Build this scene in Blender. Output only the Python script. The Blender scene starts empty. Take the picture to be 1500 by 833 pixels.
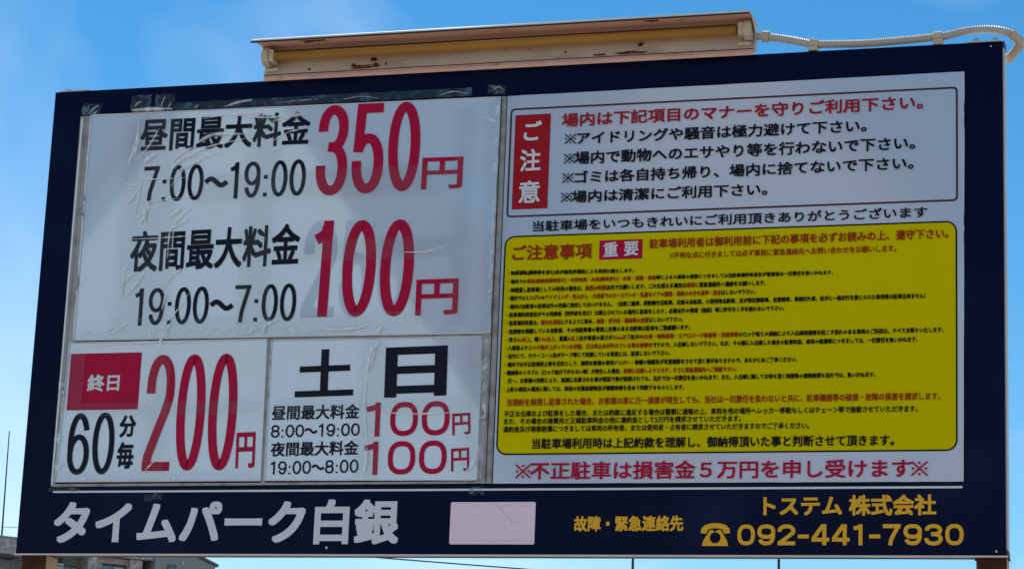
import bpy, bmesh, math, random
from mathutils import Vector, Matrix, noise
random.seed(7)
C = bpy.context.scene.collection
sc = bpy.context.scene

# ------------------------------------------------------------------ camera, sky, sun, exposure
cam = bpy.data.objects.new('camera', bpy.data.cameras.new('camera'))
C.objects.link(cam); sc.camera = cam
cam.data.lens = 87.33; cam.data.sensor_width = 36.0
cam.data.clip_start = 0.05; cam.data.clip_end = 3000
cam.matrix_world = Matrix(((0.960427, 0.027924, 0.277129, 2.879847), (0.275718, -0.236387, -0.931719, -5.496888),
                           (0.039492, 0.971258, -0.234731, 1.6), (0, 0, 0, 1)))
SUN_EL, SUN_AZ = 52.0, -38.0          # azimuth from +Y (behind the sign) towards -X
world = bpy.data.worlds.new('World'); sc.world = world; world.use_nodes = True
nt = world.node_tree; nt.nodes.clear()
wo = nt.nodes.new('ShaderNodeOutputWorld'); bg = nt.nodes.new('ShaderNodeBackground')
sky = nt.nodes.new('ShaderNodeTexSky'); sky.sky_type = 'NISHITA'; sky.sun_disc = False
sky.sun_elevation = math.radians(SUN_EL); sky.sun_rotation = math.radians(SUN_AZ)
sky.altitude = 300; sky.air_density = 0.85; sky.dust_density = 0.0; sky.ozone_density = 1.6
bg.inputs['Strength'].default_value = 0.085
# thin cirrus, the same all round
tc = nt.nodes.new('ShaderNodeTexCoord'); mp = nt.nodes.new('ShaderNodeMapping')
mp.inputs['Scale'].default_value = (2.2, 2.2, 3.4); mp.inputs['Rotation'].default_value = (1.20680, 2.11579, 0.75147)
mp.inputs['Location'].default_value = (19.71883, 2.01676, 19.00758)
nz = nt.nodes.new('ShaderNodeTexNoise'); nz.inputs['Scale'].default_value = 0.9614; nz.inputs['Detail'].default_value = 5
nz.inputs['Roughness'].default_value = 0.5; nz.inputs['Distortion'].default_value = 0.5
cr = nt.nodes.new('ShaderNodeMapRange'); cr.inputs['From Min'].default_value = 0.47; cr.inputs['From Max'].default_value = 0.72
cr.inputs['To Max'].default_value = 0.58
hs = nt.nodes.new('ShaderNodeHueSaturation'); hs.inputs['Saturation'].default_value = 1.36; hs.inputs['Value'].default_value = 0.83; hs.inputs['Hue'].default_value = 0.491
mx = nt.nodes.new('ShaderNodeMix'); mx.data_type = 'RGBA'; mx.inputs['B'].default_value = (8.3, 8.8, 9.2, 1)
L = nt.links.new
L(tc.outputs['Generated'], mp.inputs['Vector']); L(mp.outputs['Vector'], nz.inputs['Vector'])
L(nz.outputs['Fac'], cr.inputs['Value']); L(cr.outputs['Result'], mx.inputs['Factor'])
L(sky.outputs['Color'], hs.inputs['Color']); L(hs.outputs['Color'], mx.inputs['A'])
L(mx.outputs['Result'], bg.inputs['Color']); L(bg.outputs['Background'], wo.inputs['Surface'])
sl = bpy.data.lights.new('sun', 'SUN'); sl.energy = 3.2; sl.angle = math.radians(0.5); sl.color = (1.0, 0.955, 0.88)
sun = bpy.data.objects.new('sun', sl); C.objects.link(sun)
e, a = math.radians(SUN_EL), math.radians(SUN_AZ)
sdir = Vector((math.sin(a)*math.cos(e), math.cos(a)*math.cos(e), math.sin(e)))
sun.rotation_euler = sdir.to_track_quat('Z', 'Y').to_euler(); sun.location = sdir*30
sc.view_settings.view_transform = 'Standard'; sc.view_settings.look = 'None'
sc.view_settings.exposure = 0.86; sc.view_settings.gamma = 1.0

# ------------------------------------------------------------------ materials
def mat(name, col, rough=0.5, spec=0.5, metal=0.0, var=0.0, scale=8.0, coat=0.0, coat_ior=1.5, bump=0.0, bscale=40.0,
        col2=None, lo=0.5, hi=0.62, obj_coords=True, stretch=(1, 1, 1), coat_bump=0.0, cb_scale=3.0, coat_rough=0.05):
    m = bpy.data.materials.new(name); m.use_nodes = True
    n = m.node_tree; b = n.nodes['Principled BSDF']
    b.inputs['Base Color'].default_value = (*col, 1); b.inputs['Roughness'].default_value = rough
    b.inputs['Specular IOR Level'].default_value = spec; b.inputs['Metallic'].default_value = metal
    b.inputs['Coat Weight'].default_value = coat; b.inputs['Coat IOR'].default_value = coat_ior
    b.inputs['Coat Roughness'].default_value = coat_rough
    t = n.nodes.new('ShaderNodeTexCoord'); mpn = n.nodes.new('ShaderNodeMapping'); mpn.inputs['Scale'].default_value = stretch
    n.links.new(t.outputs['Object'], mpn.inputs['Vector'])
    if var or col2:
        z = n.nodes.new('ShaderNodeTexNoise'); z.inputs['Scale'].default_value = scale; z.inputs['Detail'].default_value = 6
        n.links.new(mpn.outputs['Vector'], z.inputs['Vector'])
        if col2:
            r = n.nodes.new('ShaderNodeMapRange'); r.inputs['From Min'].default_value = lo; r.inputs['From Max'].default_value = hi
            k = n.nodes.new('ShaderNodeMix'); k.data_type = 'RGBA'
            k.inputs['A'].default_value = (*col, 1); k.inputs['B'].default_value = (*col2, 1)
            n.links.new(z.outputs['Fac'], r.inputs['Value']); n.links.new(r.outputs['Result'], k.inputs['Factor'])
            out = k.outputs['Result']
        else:
            out = None
        if var:
            r2 = n.nodes.new('ShaderNodeMapRange'); r2.inputs['To Min'].default_value = 1-var; r2.inputs['To Max'].default_value = 1+var
            z2 = n.nodes.new('ShaderNodeTexNoise'); z2.inputs['Scale'].default_value = scale*0.45; z2.inputs['Detail'].default_value = 8
            z2.inputs['Roughness'].default_value = 0.65
            n.links.new(mpn.outputs['Vector'], z2.inputs['Vector'])
            n.links.new(z2.outputs['Fac'], r2.inputs['Value'])
            v = n.nodes.new('ShaderNodeVectorMath'); v.operation = 'SCALE'
            if out: n.links.new(out, v.inputs[0])
            else: v.inputs[0].default_value = col
            n.links.new(r2.outputs['Result'], v.inputs['Scale']); out = v.outputs['Vector']
        n.links.new(out, b.inputs['Base Color'])
    if bump:
        z = n.nodes.new('ShaderNodeTexNoise'); z.inputs['Scale'].default_value = bscale; z.inputs['Detail'].default_value = 3
        n.links.new(t.outputs['Object'], z.inputs['Vector'])
        bp = n.nodes.new('ShaderNodeBump'); bp.inputs['Distance'].default_value = 0.01; bp.inputs['Strength'].default_value = bump
        n.links.new(z.outputs['Fac'], bp.inputs['Height']); n.links.new(bp.outputs['Normal'], b.inputs['Normal'])
    if coat_bump:
        z = n.nodes.new('ShaderNodeTexNoise'); z.inputs['Scale'].default_value = cb_scale; z.inputs['Detail'].default_value = 1.5
        n.links.new(t.outputs['Object'], z.inputs['Vector'])
        bp = n.nodes.new('ShaderNodeBump'); bp.inputs['Distance'].default_value = 0.01; bp.inputs['Strength'].default_value = coat_bump
        n.links.new(z.outputs['Fac'], bp.inputs['Height']); n.links.new(bp.outputs['Normal'], b.inputs['Coat Normal'])
    return m

def film_mat(name, clear, milk=(0.8, 0.84, 0.9), rough=0.12, bump=0.0, bscale=60, ior=1.5, stretch=(1, 1, 1)):
    """clear plastic: mostly lets light through, a little milky, glossy on top"""
    m = bpy.data.materials.new(name); m.use_nodes = True
    n = m.node_tree; n.nodes.clear()
    o = n.nodes.new('ShaderNodeOutputMaterial'); tr = n.nodes.new('ShaderNodeBsdfTransparent')
    df = n.nodes.new('ShaderNodeBsdfDiffuse'); df.inputs['Color'].default_value = (*milk, 1)
    gl = n.nodes.new('ShaderNodeBsdfGlossy'); gl.inputs['Roughness'].default_value = rough
    fr = n.nodes.new('ShaderNodeFresnel'); fr.inputs['IOR'].default_value = ior
    a1 = n.nodes.new('ShaderNodeMixShader'); a1.inputs[0].default_value = 1-clear
    a2 = n.nodes.new('ShaderNodeMixShader')
    n.links.new(tr.outputs[0], a1.inputs[1]); n.links.new(df.outputs[0], a1.inputs[2])
    n.links.new(fr.outputs[0], a2.inputs[0]); n.links.new(a1.outputs[0], a2.inputs[1]); n.links.new(gl.outputs[0], a2.inputs[2])
    n.links.new(a2.outputs[0], o.inputs['Surface'])
    if bump:
        t = n.nodes.new('ShaderNodeTexCoord'); mpn = n.nodes.new('ShaderNodeMapping'); mpn.inputs['Scale'].default_value = stretch
        z = n.nodes.new('ShaderNodeTexNoise'); z.inputs['Scale'].default_value = bscale; z.inputs['Detail'].default_value = 3
        bp = n.nodes.new('ShaderNodeBump'); bp.inputs['Distance'].default_value = 0.01; bp.inputs['Strength'].default_value = bump
        n.links.new(t.outputs['Object'], mpn.inputs['Vector']); n.links.new(mpn.outputs['Vector'], z.inputs['Vector'])
        n.links.new(z.outputs['Fac'], bp.inputs['Height'])
        for x in (gl, fr, df): n.links.new(bp.outputs['Normal'], x.inputs['Normal'])
    return m

def cloudy_mat(name, milk, lo, hi, scale, ior=1.4, attr=False, bump=0.0):
    """clear film whitened in patches (by noise) or along a fold (by the fold's own height, stored per vertex)"""
    m = film_mat(name, 0.5, milk=milk, rough=0.1, bump=bump, bscale=80, ior=ior)
    n = m.node_tree; mixn = [x for x in n.nodes if x.type == 'MIX_SHADER' and not x.inputs[0].is_linked][0]
    t = n.nodes.new('ShaderNodeTexCoord'); z = n.nodes.new('ShaderNodeTexNoise'); z.inputs['Scale'].default_value = scale; z.inputs['Detail'].default_value = 3
    z.inputs['Distortion'].default_value = 1.0
    r = n.nodes.new('ShaderNodeMapRange'); r.inputs['From Min'].default_value = 0.35 if attr else 0.52; r.inputs['From Max'].default_value = 0.6 if attr else 0.72
    r.inputs['To Min'].default_value = 0.85 if attr else lo; r.inputs['To Max'].default_value = hi
    n.links.new(t.outputs['Object'], z.inputs['Vector']); n.links.new(z.outputs['Fac'], r.inputs['Value'])
    out = r.outputs['Result']
    if attr:
        at_ = n.nodes.new('ShaderNodeAttribute'); at_.attribute_name = 'fold'
        mu = n.nodes.new('ShaderNodeMath'); mu.operation = 'MULTIPLY'
        n.links.new(out, mu.inputs[0]); n.links.new(at_.outputs['Fac'], mu.inputs[1]); out = mu.outputs[0]
    n.links.new(out, mixn.inputs[0])
    return m

M = {
 'navy': mat('navy_enamel', (0.0008, 0.0050, 0.030), 0.22, 0.06, var=0.35, scale=3.0, bump=0.03, bscale=7, col2=(0.004, 0.013, 0.045), lo=0.56, hi=0.78),
 'frame': mat('frame_aluminium', (0.72, 0.62, 0.56), 0.45, 0.5, var=0.15, scale=14),
 'sheet': mat('laminated_paper', (0.585, 0.69, 0.79), 0.55, 0.2, var=0.05, scale=2.2, coat=1.0, coat_ior=2.1, coat_bump=0.012, cb_scale=2.2, coat_rough=0.03, col2=(0.60, 0.64, 0.73), lo=0.42, hi=0.62),
 'notice': mat('notice_plastic', (0.50, 0.565, 0.67), 0.5, 0.2, var=0.05, scale=1.4, coat=1.0, coat_ior=1.75, coat_bump=0.015, cb_scale=1.7, coat_rough=0.08),
 'backing': mat('weathered_backing', (0.40, 0.385, 0.37), 0.55, 0.4, var=0.25, scale=22, col2=(0.30, 0.26, 0.24)),
 'shaded_dirty_frame': mat('shaded_dirty_underside', (0.10, 0.09, 0.10), 0.7, 0.2, var=0.4, scale=16),  # dirty rail, coloured darker to paint in the shadow line under the board
 'ink': mat('dark_navy_ink', (0.002, 0.004, 0.016), 0.3, 0.15, var=0.2, scale=20),
 'black': mat('black_print', (0.003, 0.0035, 0.008), 0.35, 0.12),
 'crimson': mat('crimson_ink', (0.48, 0.002, 0.045), 0.3, 0.12, var=0.12, scale=12),
 'red': mat('red_print', (0.40, 0.008, 0.018), 0.4, 0.12, var=0.08, scale=10),
 'red_on_yellow': mat('red_print_on_yellow', (0.36, 0.03, 0.006), 0.4, 0.1),
 'maroon': mat('maroon_line', (0.07, 0.006, 0.014), 0.4, 0.4),
 'ghost': mat('ghost_print', (0.56, 0.635, 0.735), 0.5, 0.3),
 'white': mat('white_print', (0.74, 0.74, 0.75), 0.4, 0.4),
 'silver': mat('silver_grey_vinyl', (0.72, 0.72, 0.75), 0.4, 0.4, var=0.10, scale=14, bump=0.02, bscale=60),
 'gold': mat('golden_vinyl', (0.88, 0.45, 0.02), 0.35, 0.2, var=0.12, scale=5),
 'yellow': mat('yellow_print', (0.70, 0.565, 0.0), 0.5, 0.02, var=0.05, scale=3),
 'patch': mat('pale_pink_vinyl', (0.95, 0.70, 0.78), 0.4, 0.5, var=0.06, scale=10, bump=0.04, bscale=20),
 'cream': mat('aged_cream_enamel', (0.66, 0.52, 0.38), 0.45, 0.4, var=0.25, scale=18, col2=(0.47, 0.33, 0.22), lo=0.5, hi=0.75, stretch=(0.5, 1, 1.5)),
 'lip': mat('pinkish_faded_enamel', (0.80, 0.47, 0.36), 0.5, 0.3, var=0.25, scale=25),
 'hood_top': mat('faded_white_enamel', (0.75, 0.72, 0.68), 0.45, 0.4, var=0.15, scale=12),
 'tube': mat('yellowed_tube', (0.42, 0.20, 0.04), 0.45, 0.15, var=0.15, scale=9, stretch=(0.4, 1, 1)),
 'rust': mat('rust', (0.09, 0.026, 0.012), 0.9, 0.2, var=0.5, scale=60, col2=(0.30, 0.10, 0.025), lo=0.50, hi=0.66, bump=0.4, bscale=300),
 'dark_edge': mat('dark_edge', (0.05, 0.03, 0.025), 0.8, 0.2, var=0.4, scale=40),
 'conduit': mat('beige_conduit_plastic', (0.56, 0.50, 0.42), 0.5, 0.4, var=0.12, scale=15),
 'fitting': mat('tan_fitting_plastic', (0.60, 0.46, 0.33), 0.45, 0.4, var=0.12, scale=25),
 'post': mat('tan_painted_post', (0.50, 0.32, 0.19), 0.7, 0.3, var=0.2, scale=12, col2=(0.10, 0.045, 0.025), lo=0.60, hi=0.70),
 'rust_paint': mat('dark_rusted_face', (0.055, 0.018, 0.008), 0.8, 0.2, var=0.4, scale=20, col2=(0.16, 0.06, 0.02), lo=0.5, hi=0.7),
 'bolt': mat('zinc_bolt', (0.5, 0.5, 0.5), 0.35, 0.5, metal=0.8),
 'ground': mat('light_concrete', (0.25, 0.225, 0.195), 0.9, 0.2, var=0.3, scale=0.6, bump=0.1, bscale=6),
 'wall': mat('mottled_grey_tile', (0.34, 0.29, 0.29), 0.8, 0.3, var=0.35, scale=9.0, col2=(0.56, 0.48, 0.46), lo=0.45, hi=0.6),
 'wall2': mat('grey_green_plaster', (0.27, 0.30, 0.29), 0.8, 0.3, var=0.12, scale=2),
 'wall3': mat('pale_plaster', (0.62, 0.74, 0.76), 0.8, 0.3, var=0.06, scale=1),
 'pinkwall': mat('faded_pink_plaster', (0.66, 0.55, 0.56), 0.8, 0.3, var=0.06, scale=1),
 'glass': mat('window_glass', (0.05, 0.09, 0.10), 0.05, 0.9, coat=1.0),
 'blind': mat('pale_teal_curtain', (0.30, 0.42, 0.44), 0.3, 0.6, coat=1.0),
 'alu': mat('window_aluminium', (0.10, 0.10, 0.10), 0.4, 0.5),
 'ac': mat('off_white_metal', (0.55, 0.56, 0.54), 0.5, 0.5, var=0.05),
 'roof': mat('grey_roof', (0.13, 0.13, 0.14), 0.7, 0.3, var=0.15, scale=3),
 'wire': mat('dark_wire', (0.04, 0.05, 0.06), 0.6, 0.3),
 'tape': film_mat('clear_tape', 0.975, milk=(0.85, 0.95, 1.0), rough=0.10, bump=0.3, bscale=55, ior=1.15),
 'tape_on_navy': cloudy_mat('cloudy_tape', (0.25, 0.42, 0.52), 0.05, 0.5, 42, ior=1.3, bump=0.5),
 'tape_band': cloudy_mat('long_tape', (0.22, 0.42, 0.55), 0.06, 0.35, 26, ior=1.3, bump=0.4),
 'film_band': cloudy_mat('whitened_film', (0.95, 1.0, 1.0), 0.08, 0.75, 34, ior=1.1, bump=0.3),
 'crease': cloudy_mat('film_fold_highlight', (1.0, 1.0, 1.0), 0.0, 1.0, 60, ior=1.04, attr=True, bump=0.1),  # white on the folds stands in for the film's glossy highlights
 'edge': mat('film_edge', (0.80, 0.84, 0.86), 0.3, 0.6),
}
# rust that eats into the lamp enamel in a few places
def rusty(m, scale, lo, hi, seed=0.0):
    n = m.node_tree; b = n.nodes['Principled BSDF']
    src = b.inputs['Base Color'].links[0].from_socket
    t = n.nodes.new('ShaderNodeTexCoord'); mpn = n.nodes.new('ShaderNodeMapping')
    mpn.inputs['Location'].default_value = (seed, seed*0.7, 0); mpn.inputs['Scale'].default_value = (0.7, 1, 1.6)
    z = n.nodes.new('ShaderNodeTexNoise'); z.inputs['Scale'].default_value = scale; z.inputs['Detail'].default_value = 9
    z.inputs['Roughness'].default_value = 0.72
    r = n.nodes.new('ShaderNodeMapRange'); r.inputs['From Min'].default_value = lo; r.inputs['From Max'].default_value = hi
    k = n.nodes.new('ShaderNodeMix'); k.data_type = 'RGBA'; k.inputs['B'].default_value = (0.11, 0.035, 0.014, 1)
    n.links.new(t.outputs['Object'], mpn.inputs['Vector']); n.links.new(mpn.outputs['Vector'], z.inputs['Vector'])
    n.links.new(z.outputs['Fac'], r.inputs['Value']); n.links.new(r.outputs['Result'], k.inputs['Factor'])
    n.links.new(src, k.inputs['A']); n.links.new(k.outputs['Result'], b.inputs['Base Color'])
rusty(M['cream'], 26, 0.60, 0.76, 3.1); rusty(M['lip'], 22, 0.58, 0.74, 1.3)

# ------------------------------------------------------------------ helpers
def link(o, parent=None):
    C.objects.link(o)
    if parent: o.parent = parent
    return o
def thing(name, label, cat, loc=(0, 0, 0), group=None):
    o = bpy.data.objects.new(name, None); C.objects.link(o); o.location = loc; o.empty_display_size = 0.1
    o['label'] = label; o['category'] = cat
    if group: o['group'] = group
    return o
def put(name, bm, m, parent=None, smooth=False):
    """bm is in world metres; parent things sit at their own base"""
    me = bpy.data.meshes.new(name); bm.to_mesh(me); bm.free()
    for x in (m if isinstance(m, (list, tuple)) else [m]): me.materials.append(x)
    if smooth:
        for p in me.polygons: p.use_smooth = True
    o = bpy.data.objects.new(name, me); C.objects.link(o)
    if parent:
        off = Vector((0, 0, 0)); p = parent
        while p: off += p.location; p = p.parent
        me.transform(Matrix.Translation(-off)); o.parent = parent
    return o
def box(x0, x1, y0, y1, z0, z1, bev=0.0, bm=None):
    b2 = bmesh.new(); bmesh.ops.create_cube(b2, size=1)
    for v in b2.verts:
        v.co = Vector(((x0+x1)/2+v.co.x*(x1-x0), (y0+y1)/2+v.co.y*(y1-y0), (z0+z1)/2+v.co.z*(z1-z0)))
    if bev: bmesh.ops.bevel(b2, geom=b2.edges[:], offset=bev, segments=2, profile=0.6, affect='EDGES')
    if bm is None: return b2
    me = bpy.data.meshes.new('t'); b2.to_mesh(me); b2.free(); bm.from_mesh(me); bpy.data.meshes.remove(me); return bm
def polyslab(pts, y0, y1, bm=None):
    """polygon in x,z (list) extruded from y0 (front) to y1"""
    bm = bm or bmesh.new()
    f = [bm.verts.new((x, y0, z)) for x, z in pts]; b = [bm.verts.new((x, y1, z)) for x, z in pts]
    bm.faces.new(f); bm.faces.new(b[::-1]); n = len(pts)
    for i in range(n): bm.faces.new((f[i], b[i], b[(i+1) % n], f[(i+1) % n]))
    bmesh.ops.recalc_face_normals(bm, faces=bm.faces[:]); return bm
def rrect(x0, x1, z0, z1, r, n=6):
    p = []
    for cx, cz, a0 in ((x1-r, z1-r, 0), (x0+r, z1-r, 90), (x0+r, z0+r, 180), (x1-r, z0+r, 270)):
        for i in range(n+1):
            t = math.radians(a0+90*i/n); p.append((cx+r*math.cos(t), cz+r*math.sin(t)))
    return p
def ringstrip(outer, inner, y):
    bm = bmesh.new(); o = [bm.verts.new((x, y, z)) for x, z in outer]; i_ = [bm.verts.new((x, y, z)) for x, z in inner]
    n = len(o)
    for k in range(n): bm.faces.new((o[k], o[(k+1) % n], i_[(k+1) % n], i_[k]))
    return bm
def tube(pts, radii, seg=14, bm=None, cap=True):
    bm = bm or bmesh.new(); rings = []; up = Vector((0, 0, 1)); n = len(pts)
    P_ = [Vector(p) for p in pts]
    if not hasattr(radii, '__len__'): radii = [radii]*n
    for i, p in enumerate(P_):
        d = (P_[min(i+1, n-1)]-P_[max(i-1, 0)]).normalized()
        s = d.cross(up)
        if s.length < 1e-3: s = d.cross(Vector((1, 0, 0)))
        s.normalize(); q = s.cross(d)
        rings.append([bm.verts.new(p+(s*math.cos(2*math.pi*k/seg)+q*math.sin(2*math.pi*k/seg))*radii[i]) for k in range(seg)])
    for a_, b_ in zip(rings, rings[1:]):
        for k in range(seg): bm.faces.new((a_[k], a_[(k+1) % seg], b_[(k+1) % seg], b_[k]))
    if cap: bm.faces.new(rings[0][::-1]); bm.faces.new(rings[-1])
    bmesh.ops.recalc_face_normals(bm, faces=bm.faces[:]); return bm
def extrude_profile(prof, x0, x1, bm=None, x0f=None):
    """closed profile [(y,z)] swept along x"""
    bm = bm or bmesh.new()
    a_ = [bm.verts.new((x0, y, z)) for y, z in prof]; b_ = [bm.verts.new((x1, y, z)) for y, z in prof]
    n = len(prof)
    for i in range(n): bm.faces.new((a_[i], a_[(i+1) % n], b_[(i+1) % n], b_[i]))
    bm.faces.new(a_[::-1]); bm.faces.new(b_)
    bmesh.ops.recalc_face_normals(bm, faces=bm.faces[:]); return bm
def thick_profile(line, t):
    """open (y,z) line -> thin closed sheet profile"""
    out = []; n = len(line); nr = []
    for i in range(n):
        y0, z0 = line[max(i-1, 0)]; y1, z1 = line[min(i+1, n-1)]
        d = Vector((y1-y0, z1-z0)).normalized(); nr.append((-d.y, d.x))
    for (y, z), (a_, b_) in zip(line, nr): out.append((y, z))
    return out + [(y+a_*t, z+b_*t) for (y, z), (a_, b_) in list(zip(line, nr))[::-1]]
def catmull(pts, n=12):
    P_ = [Vector(p) for p in pts]; P_ = [2*P_[0]-P_[1]] + P_ + [2*P_[-1]-P_[-2]]; out = []
    for i in range(1, len(P_)-2):
        for k in range(n):
            t = k/n; a_, b_, c_, d_ = P_[i-1:i+3]
            out.append(0.5*((2*b_)+(c_-a_)*t+(2*a_-5*b_+4*c_-d_)*t*t+(3*b_-a_-3*c_+d_)*t**3))
    out.append(P_[-2]); return out

ZB = 2.3393                     # height of the board's lower edge above the ground
BW, BH, BD = 2.4, 1.19, 0.05
QUADS = {'sheet_price': [(0.1143, 1.1185), (1.1999, 1.1115), (1.1984, 0.5274), (0.1166, 0.5329)],
    'sheet_allday': [(0.106, 0.5269), (0.6327, 0.5247), (0.6384, 0.1783), (0.0965, 0.1782)],
    'sheet_weekend': [(0.6454, 0.521), (1.1793, 0.5192), (1.1811, 0.176), (0.6489, 0.1786)],
    'back_left': [(0.082, 1.1179), (1.2136, 1.1139), (1.2155, 0.1692), (0.0855, 0.1673)],
    'notice': [(1.2161, 1.1138), (2.3088, 1.1172), (2.3037, 0.1676), (1.2189, 0.1692)],
    'redbox_allday': [(0.1118, 0.5007), (0.3033, 0.4981), (0.3031, 0.3565), (0.112, 0.3571)],
    'redbox_notice': [(1.239, 1.0642), (1.3268, 1.0641), (1.3258, 0.8284), (1.237, 0.8292)],
    'redbox_juyo': [(1.4573, 0.7442), (1.5617, 0.7448), (1.5617, 0.6983), (1.4574, 0.6974)],
    'frame_red': [(1.2253, 1.0804), (2.2957, 1.0832), (2.2934, 0.8099), (1.2246, 0.8085)],
    'yellow': [(1.2231, 0.7629), (2.2933, 0.7636), (2.2912, 0.2356), (1.2244, 0.2344)],
    'rule': [(0.0912, 0.1557), (2.3022, 0.1575), (2.3022, 0.1529), (0.0916, 0.1506)],
    'blank': [(1.1179, 0.1254), (1.3239, 0.1246), (1.324, 0.0256), (1.1184, 0.0275)]}
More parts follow.
